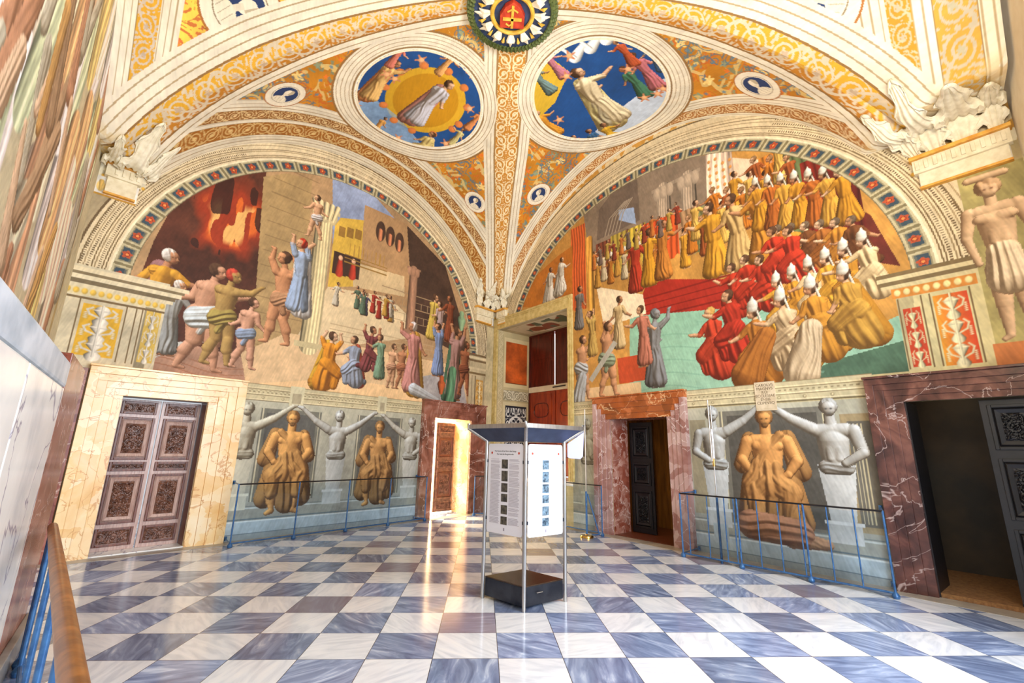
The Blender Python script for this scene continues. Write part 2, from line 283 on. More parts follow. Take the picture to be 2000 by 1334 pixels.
def person(cv, x, y, h, robe, f=1, skin=None, hair=(90, 60, 40), cape=None, arm=None, kneel=False, bare=False, wide=1.0, cap=None, lean=0.0):
    R_ = cv.rs; skin = skin or SK[R_.randint(4)]; W_ = wide; P_ = []
    hipy = .50 if not kneel else .30; shy = hipy + .30; lx = x + f * lean * h * .3
    hip = (x, y + hipy * h); sh = (lx + f * .02 * h, y + shy * h); hd = (lx + f * .05 * h, y + (shy + .125) * h)
    def add(a, b, r0, r1, col, lift=0., folds=0): P_.append((a[0], a[1], b[0], b[1], r0 * h, r1 * h, col, lift * h, folds))
    dkc = [c * .78 for c in robe]
    if cape: c2 = [c * .9 for c in cape]; add((x - f * .10 * h * W_, y + .04 * h), (sh[0] - f * .04 * h, sh[1]), .10 * W_, .075, c2, -.06, 6); add((x - f * .02 * h, y + .06 * h), (sh[0], sh[1] - .04 * h), .11 * W_, .09, cape, -.06, 7)
    if kneel:
        add((x - f * .20 * h, y + .045 * h), (x - f * .02 * h, y + .06 * h), .045 * W_, .06 * W_, dkc if not bare else skin, -.01, 4 if not bare else 0); kn = (x + f * .15 * h, y + .20 * h)
        add(hip, kn, .10 * W_, .075 * W_, robe if not bare else skin, .03, 7 if not bare else 0); add(kn, (x + f * .12 * h, y + .02 * h), .06 * W_, .05 * W_, robe if not bare else skin, .02, 6 if not bare else 0)
        add((x - f * .05 * h, y + .06 * h), (x, hip[1]), .12 * W_, .10 * W_, robe, .0, 8)
    elif bare:
        st_ = R_.uniform(.05, .13)
        for k in (-1, 1):
            kn = (x + k * st_ * .6 * h + f * .03 * h, y + .27 * h); ft = (x + k * st_ * h * 1.2, y + .025 * h); add((hip[0] + k * .045 * h, hip[1]), kn, .075 * W_, .052 * W_, skin, .0 + .01 * k); add(kn, (kn[0] * .5 + ft[0] * .5 - f * .01 * h, y + .16 * h), .046, .05, skin, .005); add((kn[0] * .5 + ft[0] * .5, y + .16 * h), ft, .046, .024, skin); add(ft, (ft[0] + f * .06 * h, y + .012 * h), .024, .014, skin)
        add((hip[0] - .05 * h, hip[1] + .0 * h), (hip[0] + .05 * h, hip[1] - .03 * h), .085 * W_, .08 * W_, robe, .035, 9); add((hip[0] + f * .04 * h, hip[1]), (hip[0] - f * .02 * h, hip[1] - .16 * h), .04, .03, robe, .05, 5)
    else:
        for k in (-1, 1): add((x + k * .05 * h, y + .02 * h), (x + k * .05 * h + f * .06 * h, y + .012 * h), .024, .016, skin, -.02)
        add((x - .075 * W_ * h, y + .09 * h), (hip[0] - .03 * h, hip[1]), .072 * W_, .06, dkc, .0, 6); add((x + .075 * W_ * h, y + .09 * h), (hip[0] + .03 * h, hip[1]), .072 * W_, .06, robe, .0, 6); add((x + f * .02 * h, y + .085 * h), (hip[0], hip[1]), .075 * W_, .075, robe, .015, 7)
    tc_ = skin if bare else robe; fo = 0 if bare else 6
    add((hip[0], hip[1] + .02 * h), (sh[0], sh[1] - .07 * h), .075 * (W_ ** .5), .095 * (W_ ** .5), tc_, .02, fo); add((sh[0] - .07 * h, sh[1] - .035 * h), (sh[0] + .07 * h, sh[1] - .035 * h), .052, .052, tc_, .03, fo)
    if bare:
        for k in (-1, 1): add((sh[0] + k * .03 * h, sh[1] - .06 * h), (sh[0] + k * .065 * h, sh[1] - .05 * h), .036, .032, skin, .069); add((hip[0] + k * .022 * h, hip[1] + .05 * h), (hip[0] + k * .024 * h, hip[1] + .14 * h), .024, .024, skin, .062)
    add(sh, (hd[0] - f * .01 * h, hd[1] - .03 * h), .034, .03, skin, .02)
    a = arm if arm is not None else R_.uniform(-1.45, -.35)
    for k in (-1, 1):
        s0 = (sh[0] + k * .085 * h, sh[1] - .035 * h); ang = a + (R_.uniform(-.5, .3) if k != f else 0); ang = ang if k == f else R_.uniform(-1.5, -.9) if arm is None or arm < .9 else arm + .15; dr = f if k == f or R_.rand() < .6 else -f
        el = (s0[0] + (dr * .13 * math.cos(ang)) * h, s0[1] + .13 * math.sin(ang) * h); a2 = ang + R_.uniform(.2, 1.1); ha = (el[0] + dr * .12 * math.cos(a2) * h, el[1] + .12 * math.sin(a2) * h); lf = .06 if k == f else -.02
        add(s0, el, .045, .036, skin if bare else robe, lf, 0 if bare else 4); add(el, ha, .032, .021, skin, lf + .005); add(ha, (ha[0] + dr * .025 * h, ha[1] + .01 * h), .022, .014, skin, lf + .01)
    add((hd[0] - f * .015 * h, hd[1] + .014 * h), (hd[0] - f * .02 * h, hd[1] + .022 * h), .068, .064, hair, .03, 5); add((hd[0] + f * .018 * h, hd[1] - .022 * h), (hd[0] + f * .012 * h, hd[1] + .012 * h), .042, .050, skin, .058); add((hd[0] + f * .05 * h, hd[1] - .004 * h), (hd[0] + f * .054 * h, hd[1] - .016 * h), .010, .013, skin, .088)
    if cap: add((hd[0] - f * .005 * h, hd[1] + .05 * h), (hd[0] - f * .01 * h, hd[1] + .10 * h), .060, .056, cap, .06); add((hd[0] - f * .01 * h, hd[1] + .10 * h), (hd[0] - f * .015 * h, hd[1] + .185 * h), .056, .010, cap, .06); add((hd[0] - f * .05 * h, hd[1] + .03 * h), (hd[0] - f * .085 * h, hd[1] - .12 * h), .012, .014, cap, .07)
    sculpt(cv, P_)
    if h > .7:
        e = .01 * h; cv.ell(hd[0] + f * .034 * h, hd[1] + .004 * h, e * .7, e * .45, (60, 36, 26), .8, shade=0); cv.ell(hd[0] + f * .008 * h, hd[1] + .004 * h, e * .7, e * .45, (60, 36, 26), .8, shade=0); cv.line([(hd[0] + f * .036 * h, hd[1] - .032 * h), (hd[0] + f * .016 * h, hd[1] - .034 * h)], e * .5, (150, 76, 60), .8); cv.line([(hd[0] + f * .028 * h, hd[1] + .002 * h), (hd[0] + f * .034 * h, hd[1] - .018 * h)], e * .45, [c * .7 for c in skin], .7)
def curtain(cv, x0, x1, y0, y1, col, n=5):
    w = cv.win(x0, x1, y0, y1); X, Y = cv.X[w], cv.Y[w]; u = (X - x0) / (x1 - x0); wv = .5 * vnoise(Y * 1.5 + x0, X * .3)
    m = ((u > .02) & (u < .98) & (Y > y0 + .05 * np.sin(u * 12)) & (Y < y1)).astype(np.float32); tone = .62 + .5 * np.abs(np.sin((u + wv * .3) * n * 3.14)) ** .8; cv.lay(w, m, np.asarray(col, np.float32) * tone[..., None])
def column(cv, x, y0, y1, r, col):
    cv.limb((x, y0), (x, y1), r, r * .9, col, .45, folds=18); cv.rect(x - r * 1.5, x + r * 1.5, y0 - r * .3, y0 + r * .3, col); cv.rect(x - r * 1.6, x + r * 1.6, y1, y1 + r * .5, col)
    for k in (-1, 0, 1): cv.ell(x + k * r * .9, y1 - r * .4, r * .5, r * .9, [c * 1.08 for c in col])
def scrollband(cv, d, t, dmid, hw, period, ground, stem, flower, sel=None):
    v = (d - dmid) / hw; m = np.abs(v) < 1
    if sel is not None: m &= sel
    s_, f_ = spiral(t / period * 2, v); cv.mask(m, ground); cv.mask(m & s_, stem); cv.mask(m & f_, flower); cv.mask(m & (np.abs(v) > .93), (150, 120, 70))
def arabesque(cv, X, Y, sel, ground, cols, seed=0, sc=1.0):
    """grotesque ornament: mirrored tendrils and small blossoms over a coloured ground"""
    n = vnoise(X * 3 + seed, Y * 3); g = np.asarray(ground, np.float32)[None, None, :] * (.9 + .25 * n)[..., None]; cv.mask(sel, g)
    for i, (c, fq, ph) in enumerate(zip(cols, (1.6, 2.3, 1.1, 2.9), (0, 1.7, 3.1, 4.4))):
        fq = fq * sc * 1.5; a = np.abs(X) * fq + ph; b = Y * fq + ph * .7; s_, f_ = spiral(a * 1.2 + .25 * np.sin(b * 2), ((b % 2) - 1), turns=1.6 + .4 * (i % 2), thick=.24)
        m = sel & s_ & (vnoise(X * 3 * sc + i * 9, Y * 3 * sc + seed) > .52); cv.mask(m, c, .8); cv.mask(sel & f_, [min(255, q * 1.15) for q in c], .8)
# ================================================================== LEFT WALL (painted plaster)
CREAM = (226, 206, 166); STONEC = (206, 192, 160); LINE = (122, 98, 62); GOLD = (232, 178, 46); GREY = (150, 146, 134)
def archivolt(cv, cx, cz, a, b, sc, wmould, nros, skew=0):
    X, Y = cv.X - cx, cv.Y - cz; rho = np.hypot(X / a, Y / b); d = (rho - 1) * sc; th = np.arctan2(Y / b, X / a) / np.pi; up = Y > 0
    out = .25 + wmould
    m = up & (d > 0) & (d < out); n = cv.noise(f=(2, 7, 20)); cv.mask(m, np.asarray(CREAM)[None, None, :] * (.9 + .16 * n)[..., None])
    # coffers with blue grounds and red rosettes
    q = th * nros; fq = q - np.floor(q) - .5; cell = np.pi * a / nros; u = fq * cell; v = d - .125
    co = up & (d > 0) & (d < .25); cv.mask(co, (190, 178, 140)); cv.mask(co & (np.abs(u) > cell * .44), (130, 118, 84)); cv.mask(co & (np.abs(u) < cell * .36) & (np.abs(v) < .085), (146, 136, 104))
    cv.mask(co & (np.abs(u) < cell * .31) & (np.abs(v) < .07), (58, 76, 88)); cv.mask(co & (np.abs(u) < cell * .31) & (v < -.045) & (np.abs(v) < .07), (92, 98, 92))
    r = np.hypot(u, v); ta = np.arctan2(v, u); cv.mask(co & (r < .060 + .010 * np.cos(5 * ta)), (184, 78, 42)); cv.mask(co & (r < .018), (236, 140, 70)); cv.mask(co & (r > .028) & (r < .034), (120, 36, 20))
    cv.mask(up & (np.abs(d) < .012), (116, 104, 76)); cv.mask(up & (np.abs(d - .25) < .014), (240, 226, 190))
    for k, c in ((.30, LINE), (.335, LINE), (.42, (160, 136, 96)), (.455, LINE), (.54, (170, 146, 108)), (.60, LINE), (.66, (176, 150, 110))):
        if k < out: cv.mask(up & (np.abs(d - k) < .008), c)
    for k, lo in ((.375, .0), (.50, .0), (.58, 0)):
        if k < out: cv.mask(up & (np.abs(d - k) < .016) & ((th * 700) % 2 < 1) & ((th < .3) | (th > .72)), (112, 90, 60))
    return rho, d, th
def pil_ornament(cv, x0, x1, y0, y1, ground, orn, ground2=None):
    cv.rect(x0, x1, y0, y1, ground, col2=ground2, tex=.08, vert=False); cx = (x0 + x1) / 2; w_ = (x1 - x0) / 2; h = y1 - y0; n = 3
    for i in range(n):
        b = y0 + h * (i + .08) / n; q = h / n
        cv.limb((cx, b), (cx, b + q * .25), w_ * .42, w_ * .12, orn, .5); cv.limb((cx, b + q * .25), (cx, b + q * .55), w_ * .1, w_ * .42, orn, .5); cv.ell(cx, b + q * .62, w_ * .5, q * .05, orn)
        for k in (-1, 1):
            cv.line([(cx + k * w_ * .1, b + q * .2), (cx + k * w_ * .6, b + q * .35), (cx + k * w_ * .75, b + q * .6), (cx + k * w_ * .5, b + q * .75)], w_ * .12, orn)
            for j in range(5): cv.ell(cx + k * w_ * .78, b + q * (.1 + .08 * j), w_ * .1, q * .03, orn)
    cv.limb((cx, y0), (cx, y1), w_ * .06, w_ * .06, orn, .3)
def seated(cv, x, y, h, col, f=1):
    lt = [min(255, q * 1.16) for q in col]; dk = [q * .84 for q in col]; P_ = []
    def add(ax, ay, bx, by, r0, r1, c, lift=0., folds=0): P_.append((x + ax * h, y + ay * h, x + bx * h, y + by * h, r0 * h, r1 * h, c, lift * h, folds))
    add(-.17, .16, -.12, .42, .10, .10, dk, -.05, 6); add(.17, .16, .12, .42, .10, .10, dk, -.05, 6); add(-.2, .55, -.13, .75, .07, .06, dk, -.05, 5); add(.21, .52, .15, .76, .08, .06, dk, -.05, 5)
    add(-.04, .12, .0, .40, .12, .14, dk, -.02, 9)
    for k in (-1, 1):
        add(k * .05, .42, k * .13, .36, .095, .085, col, .05, 6); add(k * .13, .36, k * .12, .20, .075, .058, col, .07, 5); add(k * .12, .20, k * .10, .05, .045, .026, lt, .04); add(k * .12, .17, k * .115, .12, .05, .04, lt, .035); add(k * .10, .035, k * .14, .015, .03, .02, lt, .04)
    add(0, .42, 0, .52, .125, .10, col, .03, 8); add(0, .52, 0, .68, .095, .115, lt, .02); add(-.09, .735, .09, .735, .055, .055, lt, .04)
    for k in (-1, 1):
        add(k * .035, .69, k * .08, .70, .044, .038, lt, .072); add(k * .026, .55, k * .028, .62, .028, .028, lt, .066)
        add(k * .145, .73, k * .20, .59, .052, .042, lt, .05); add(k * .20, .59, k * .13, .49, .040, .028, lt, .08); add(k * .13, .49, k * .10, .475, .03, .022, lt, .09)
    add(.10, .78, -.08, .56, .035, .05, col, .07, 4); add(-.08, .56, -.16, .40, .05, .06, col, .07, 5)
    add(0, .76, 0, .86, .045, .04, lt, .03); add(0, .925, 0, .935, .068, .066, dk, .03, 5); add(0, .90, 0, .915, .046, .05, lt, .07); add(0, .868, 0, .865, .03, .026, dk, .075, 4)
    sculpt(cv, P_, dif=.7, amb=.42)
    for k in (-1, 1): cv.ell(x + k * h * .018, y + h * .908, h * .008, h * .005, [q * .4 for q in col], shade=0)
    cv.line([(x, y + h * .905), (x + .004 * h, y + h * .885)], h * .006, dk); cv.line([(x - h * .014, y + h * .874), (x + h * .014, y + h * .874)], h * .006, [q * .5 for q in col])
def term(cv, x, y, h, col, f=1, arms=1):
    """grisaille half-figure growing out of a tapering pillar, arms raised to the cornice"""
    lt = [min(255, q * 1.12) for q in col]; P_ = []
    cv.poly([(x - h * .075, y + h * .14), (x + h * .075, y + h * .14), (x + h * .115, y + h * .52), (x - h * .115, y + h * .52)], [q * .95 for q in col], tex=.1, col2=lt, vert=False); cv.rect(x - h * .1, x + h * .1, y, y + h * .12, lt, col2=col); cv.rect(x - h * .115, x + h * .115, y + h * .12, y + h * .145, [q * 1.15 for q in col])
    def add(ax, ay, bx, by, r0, r1, c, lift=0., folds=0): P_.append((x + ax * h, y + ay * h, x + bx * h, y + by * h, r0 * h, r1 * h, c, lift * h, folds))
    add(-.06, .50, .06, .50, .05, .05, col, .02, 7); add(0, .53, 0, .68, .082, .10, lt, .0); add(-.085, .755, .085, .755, .05, .05, lt, .02)
    for k in (-1, 1): add(k * .024, .56, k * .026, .63, .026, .026, lt, .056)
    add(0, .78, 0, .86, .04, .036, lt, .02); add(0, .925, 0, .93, .060, .058, col, .02, 6); add(0, .90, 0, .915, .042, .046, lt, .06)
    for k in (-1, 1):
        if arms == 2 or k == f: add(k * .12, .77, k * .26, .85, .046, .036, lt, .03); add(k * .26, .85, k * .42, .975, .034, .022, lt, .03); add(k * .42, .975, k * .46, .985, .024, .014, lt, .03)
        else: add(k * .13, .75, k * .17, .60, .045, .036, lt, .03); add(k * .17, .60, k * .06, .53, .034, .026, lt, .07)
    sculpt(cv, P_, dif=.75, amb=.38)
    for k in (-1, 1): cv.ell(x + k * h * .016, y + h * .908, h * .007, h * .005, [q * .4 for q in col], shade=0)
    cv.line([(x - h * .012, y + h * .876), (x + h * .012, y + h * .876)], h * .005, [q * .5 for q in col])
def dado(cv, s0, s1, top):
    cv.rect(s0, s1, 0, top, (150, 150, 140), col2=(176, 172, 150), tex=.14)
    cv.rect(s0, s1, 0, .1, (150, 158, 158)); cv.rect(s0, s1, .1, .3, (176, 190, 196), tex=.12)
    for z, c in ((.10, (96, 112, 122)), (.30, (216, 222, 220)), (.335, (104, 118, 124)), (.52, (196, 200, 194)), (.545, (110, 118, 118))): cv.rect(s0, s1, z - .008, z + .008, c, tex=0)
def cornice(cv, s0, s1, z0, z1):
    h = z1 - z0; cv.rect(s0, s1, z0, z1, (196, 182, 142), tex=.1)
    for k, c in ((.02, (110, 96, 66)), (.1, (222, 208, 168)), (.36, (120, 104, 70)), (.42, (220, 206, 166)), (.68, (124, 106, 70)), (.74, (220, 204, 160)), (.97, (140, 120, 84))): cv.rect(s0, s1, z0 + k * h - .006, z0 + k * h + .008, c, tex=0)
    w_ = cv.win(s0, s1, z0, z1); X, Y = cv.X[w_], cv.Y[w_]; m = (Y > z0 + .48 * h) & (Y < z0 + .64 * h) & ((np.sin(X * 80) * np.sin(Y * 90)) > .1); cv.lay(w_, m.astype(np.float32) * .6, np.asarray((120, 104, 74)))
    for i in range(int((s1 - s0) / .36)): cv.ell(s0 + .2 + i * .36, z0 + .22 * h, .025, .025, (150, 134, 98)); cv.ell(s0 + .2 + i * .36, z0 + .22 * h, .012, .012, (214, 200, 160))
def corbel_paint(cv, s0, s1, z1, z0, f):
    h = z1 - z0; cv.rect(s0, s1, z1 - .05 * h, z1 + .02, (196, 140, 50)); cv.rect(s0, s1, z1 - .45 * h, z1 - .05 * h, (232, 220, 188))
    n = int((s1 - s0) / .1)
    for i in range(n + 1): cv.rect(s0 + i * .1, s0 + i * .1 + .045, z1 - .4 * h, z1 - .27 * h, (206, 196, 170)); cv.ell(s0 + i * .1 + .02, z1 - .42 * h, .025, .03, (206, 158, 60))
    a = .07; cv.rect(s0 + a, s1 - a, z0, z1 - .45 * h, (228, 222, 212), tex=.1); cv.rect(s0 + a, s1 - a, z0 - .015, z0 + .015, (186, 138, 50))
    for i in range(3): x = s0 + a + (s1 - s0 - 2 * a) * (i + .5) / 3; cv.ell(x, z0 + .25 * h, .05, .09, (226, 190, 110)); cv.limb((x, z0 + .1 * h), (x, z0 + .4 * h), .01, .03, (200, 160, 80))
sL = np.concatenate([np.arange(0, 4, .0165), np.arange(4, 7, .0125), np.arange(7, 9.081, .0085)]); zL = np.arange(-.004, 8.42, .0115)
L = Canvas(sL, zL, (214, 198, 160)); L.C *= (.88 + .2 * L.noise(f=(1.2, 4, 12)))[..., None]
cxL, czL, aL_, bL_ = 4.64, 3.99, 3.70, 3.50
# outer field, scrolled band beside the corner
rho, dL_, thL = archivolt(L, cxL, czL, aL_, bL_, 3.6, .40, 32)
m = (L.Y > czL) & (dL_ > .65); L.mask(m, (168, 150, 116)); L.mask(m & (np.abs(dL_ - .66) < .02), (104, 82, 54))  # dark line paints in the shadow where vault meets wall
m = (L.Y > 5.75) & (dL_ > .68); L.mask(m, (222, 200, 156)); L.mask(m & (vnoise(L.X * 9, L.Y * 9) > .55), (196, 140, 56))
corbel_paint(L, 8.40, 9.08, 5.93, 5.38, 1); corbel_paint(L, 0, .80, 5.62, 5.15, -1)
# ---- lunette picture
insL = (rho < 1) & (L.Y >= czL) | ((L.Y < czL) & (L.Y > 2.70) & (L.X > .95) & (L.X < 7.9)); L.clip = insL.astype(np.float32)
L.rect(.9, 8.4, 2.6, 7.6, (176, 140, 98), tex=.15)
L.poly([(8.14, 4.87), (7.9, 6.04), (7.5, 6.5), (6.67, 6.99), (6.42, 5.2), (6.58, 3.13), (8.23, 2.7), (8.27, 3.68)], (84, 44, 30), tex=.3)
ef = np.hypot((L.X - 7.05) / .75, (L.Y - 5.75) / .95) + .5 * (vnoise(L.X * 3 + 17, L.Y * 2.4 + 3) - .5) + .25 * (vnoise(L.X * 8, L.Y * 5) - .5); fl_ = np.clip((1 - ef) * 3, 0, 1)
L.mask(fl_, (168, 54, 24), .9); L.mask(np.clip((.72 - ef) * 4, 0, 1) * (vnoise(L.X * 7 + 13, L.Y * 2.0 + 7) > .45), (228, 108, 36), .9); L.mask(np.clip((.55 - ef) * 5, 0, 1) * (vnoise(L.X * 9, L.Y * 2.6 + 15) > .5), (246, 196, 110), .85); L.mask(np.clip((ef < .9) * (vnoise(L.X * 5 + 21, L.Y * 2.2 + 6) > .74), 0, 1), (50, 26, 20), .8)
L.poly([(6.69, 6.8), (6.28, 7.09), (5.76, 7.21), (5.54, 3.72), (6.49, 3.15), (6.51, 4.53)], (170, 140, 92), tex=.12)                       # pale pier
w_ = L.win(5.4, 6.5, 3.0, 7.4); mj = (np.abs((L.Y[w_] * 3.2) % 1 - .5) > .46) & (L.X[w_] > 5.6); L.lay(w_, mj * .35, np.asarray((110, 84, 54)))
L.poly([(5.33, 7.49), (4.44, 7.6), (3.2, 6.88), (3.13, 6.06), (5.09, 5.42)], (128, 142, 178), tex=.15, col2=(150, 164, 196))          # sky
L.poly([(5.14, 6.38), (5.04, 6.6), (4.46, 6.78), (4.3, 6.19), (4.37, 5.16), (5.14, 4.93)], (214, 172, 64), tex=.1)                          # ochre house
L.poly([(4.5, 7.16), (4.19, 7.17), (3.23, 7.15), (2.95, 5.03), (4.41, 4.78)], (176, 136, 92), tex=.12)                                 # stone house
L.poly([(4.63, 5.67), (3.26, 5.75), (3.21, 5.23), (4.57, 5.1)], (206, 178, 132), tex=.1); L.poly([(3.3, 7.12), (1.99, 6.44), (1.24, 4.87), (1.06, 4.03), (2.99, 4.49), (3.13, 6.06)], (74, 52, 40), tex=.25)
for p in [(4.97, 6.29), (4.78, 6.33), (4.58, 6.37)]: L.rect(p[0] - .08, p[0] + .08, p[1] - .12, p[1] + .12, (150, 110, 46))
for p in [(4.02, 6.67), (3.75, 6.64), (3.48, 6.58)]: L.ell(p[0], p[1], .13, .26, (70, 48, 36)); L.limb((p[0], p[1] - .2), (p[0], p[1] + .02), .05, .05, (196, 120, 80))
for p in [(4.93, 5.53), (4.62, 5.55)]: L.rect(p[0] - .16, p[0] + .16, p[1] - .26, p[1] + .26, (66, 44, 34)); L.limb((p[0], p[1] - .22), (p[0], p[1] + .08), .09, .05, (176, 54, 34)); L.ell(p[0], p[1] + .14, .05, .06, (220, 170, 130))
L.poly([(5.14, 4.93), (3.64, 5.11), (3.02, 4.75), (2.97, 4.23), (5.79, 3.36), (5.56, 3.93)], (214, 190, 148), tex=.1)                         # steps
for i in range(7): z = 4.15 - i * .11; L.rect(2.2, 5.0, z - .01, z + .01, (178, 150, 112), tex=0, a=.7)
L.poly([(8.28, 3.34), (6.49, 3.15), (6.43, 2.73), (8.23, 2.7)], (176, 132, 106), tex=.2); L.poly([(6.59, 3.23), (5.84, 3.77), (2.63, 3.78), (0.99, 3.76), (1.02, 2.78), (6.43, 2.7)], (214, 178, 132), tex=.12)
L.poly([(8.2, 2.87), (7.53, 3.26), (7.17, 3.33), (8.05, 2.8)], (206, 204, 196)); L.poly([(4.91, 2.97), (2.41, 3.04), (1.56, 2.73), (6.43, 2.68)], (232, 190, 136)); L.poly([(2.88, 3.23), (1.27, 3.72), (0.99, 2.78), (1.9, 2.7)], (168, 160, 156), tex=.15)
L.mask((np.abs((L.Y * 9 + .8 * np.sin(L.X * 3)) % 1 - .5) > .4) & (L.Y < 3.0) & (L.X > 6.5), (150, 92, 60), .5)
for z in (5.62, 5.72, 5.8): L.rect(3.75, 4.85, z - .012, z + .012, (150, 112, 50), tex=0)
for k in range(9): L.rect(3.85 + k * .11, 3.87 + k * .11, 5.8, 6.1, (170, 128, 56), tex=0)
for k in range(5): z = 4.62 + k * .18; L.rect(2.35, 3.85, z - .008, z + .008, (160, 132, 96), tex=0)
for k in range(16): L.rect(2.4 + (k % 8) * .19 + (.09 if k // 8 else 0), 2.415 + (k % 8) * .19 + (.09 if k // 8 else 0), 4.62 + .36 * (k // 8), 4.80 + .36 * (k // 8), (160, 132, 96), tex=0)
for q in [(5.38, 3.97)]: column(L, q[0], 3.6, 6.6, .2, (196, 178, 132)); [L.limb((q[0] + (k - 2) * .09, 6.45), (q[0] + (k - 2) * .13, 6.78), .035, .06, (206, 186, 140), .6) for k in range(5)]
for q in [(2.99, 4.49)]: column(L, q[0], 4.4, 6.0, .13, (150, 110, 84))
for i in range(14): p = rnd.random(); person(L, 3.35 + p * 1.6 + .02 * i, 4.50 + .05 * (i % 3), .55, [(170, 52, 36), (196, 150, 60), (90, 112, 90), (200, 190, 170), (90, 80, 110)][i % 5], f=(-1) ** i)
person(L, 7.95, 3.05, 1.75, (222, 160, 48), f=-1, hair=(220, 212, 204), cape=(172, 120, 118)); person(L, 7.72, 3.0, 1.3, (168, 170, 168), f=-1, hair=(226, 216, 206))
person(L, 7.25, 2.82, 1.95, (206, 214, 216), f=-1, bare=True, skin=(216, 160, 126), wide=1.3, arm=-.4); person(L, 6.98, 2.95, 1.8, (170, 148, 74), f=-1, bare=True, skin=(186, 150, 84), hair=(200, 70, 50), arm=.2)
person(L, 6.56, 2.95, 1.35, (148, 166, 196), f=-1, bare=True, skin=(222, 166, 134)); person(L, 6.0, 3.5, 1.9, (186, 136, 96), f=1, bare=True, skin=(214, 150, 104), arm=1.1)
person(L, 5.72, 4.2, 1.6, (156, 176, 208), f=1, hair=(196, 56, 30), cape=(224, 224, 226), arm=1.2); person(L, 5.55, 5.9, 1.0, (216, 208, 206), f=1, arm=-1.0, bare=True)
person(L, 4.95, 2.82, 1.45, (228, 146, 34), f=-1, cape=(234, 176, 48), kneel=True, arm=1.0, wide=1.25); person(L, 4.35, 2.95, 1.3, (150, 160, 180), f=1, cape=(206, 92, 60), kneel=True, wide=1.2)
person(L, 4.02, 3.3, 1.25, (128, 62, 62), f=-1, kneel=True, arm=.9); person(L, 3.72, 3.1, 1.05, (126, 160, 130), f=1); person(L, 3.42, 2.95, 1.05, (208, 156, 120), f=-1, bare=True)
person(L, 3.15, 2.95, 1.1, (176, 110, 74), f=-1, bare=True, skin=(190, 128, 88)); person(L, 2.82, 2.9, 1.75, (206, 140, 130), f=1, cape=(222, 168, 60), hair=(216, 208, 206), arm=.5, wide=1.1)
person(L, 2.3, 4.3, 1.25, (206, 176, 76), f=-1, wide=1.1, arm=-1.1); person(L, 2.05, 4.3, 1.1, (196, 170, 166), f=1); person(L, 1.72, 4.35, 1.3, (146, 74, 44), f=1, arm=-.8, skin=(176, 110, 70))
person(L, 2.05, 3.4, 1.4, (132, 152, 196), f=1, arm=1.3); person(L, 1.5, 2.85, 2.0, (168, 126, 116), f=-1, arm=1.2, cape=(78, 116, 84)); person(L, 1.15, 3.0, 1.5, (128, 70, 44), f=-1, bare=True, skin=(166, 98, 62)); L.limb((1.62, 2.85), (1.55, 3.6), .16, .14, (84, 124, 90), .5, folds=6)
for (x, z, r, c) in ((1.32, 4.98, .15, (128, 158, 118)), (1.9, 3.15, .13, (170, 82, 40))): L.limb((x, z - r), (x, z + r * .4), r * .5, r, c, .6); L.limb((x, z + r), (x, z + r * 1.7), r * .45, r * .6, c)
sculpt(L, [(2.0, 2.78, 2.75, 3.0, .08, .15, (196, 200, 204), 0, 6)])
L.clip = None
# ---- painted pilasters left and right of the picture
L.poly([(8.91, 2.75), (8.94, 4.07), (8.33, 4.01), (8.26, 2.7), (8.45, 2.61), (9.13, 2.52)], STONEC, tex=.1); L.poly([(9.07, 3.17), (8.95, 4.15), (8.78, 4.14), (8.68, 2.64), (9.04, 2.59)], STONEC, tex=.12)
L.poly([(8.49, 3.94), (8.29, 3.89), (8.16, 3.79), (8.14, 3.37), (8.17, 2.71), (8.37, 2.67)], (214, 200, 164), tex=.1); L.rect(7.80, 9.08, 2.70, 4.2, (214, 200, 166), tex=.14); L.rect(7.92, 8.06, 2.7, 3.95, (150, 138, 110), tex=.1)
pil_ornament(L, 8.32, 8.78, 2.84, 3.62, (232, 178, 40), (214, 206, 190)); pil_ornament(L, 7.84, 8.03, 2.84, 3.68, (216, 180, 80), (214, 206, 190))
for k in (8.28, 8.82, 8.16, 8.08): L.rect(k - .008, k + .008, 2.8, 3.68, LINE, tex=0)
L.rect(7.8, 9.08, 3.68, 3.72, LINE); L.rect(7.8, 9.08, 3.74, 3.86, (222, 206, 160)); 
for i in range(13): L.ell(7.85 + i * .095, 3.80, .035, .045, (222, 180, 70))
for z, c, o in ((3.9, (220, 206, 170), 0), (3.95, (120, 104, 76), .03), (4.02, (226, 212, 176), .1), (4.09, (132, 114, 82), .14), (4.14, (224, 208, 170), .2)): L.rect(7.72 - o, 9.08, z - .04, z + .03, c, tex=.05)
L.rect(.30, .95, 2.70, 4.2, (190, 172, 134), tex=.12); pil_ornament(L, .42, .68, 2.76, 3.5, (196, 140, 50), (216, 196, 150))
for k in (.38, .72, .84): L.rect(k - .012, k + .012, 2.72, 3.6, (104, 84, 56), tex=0)
for z, c in ((3.66, LINE), (3.8, (210, 192, 150)), (4.02, (120, 96, 64)), (4.1, (224, 206, 164)), (4.18, (120, 96, 64))): L.rect(.22, .98, z - .03, z + .03, c)
L.rect(0, .32, 0, 5.1, (196, 180, 140), tex=.15)
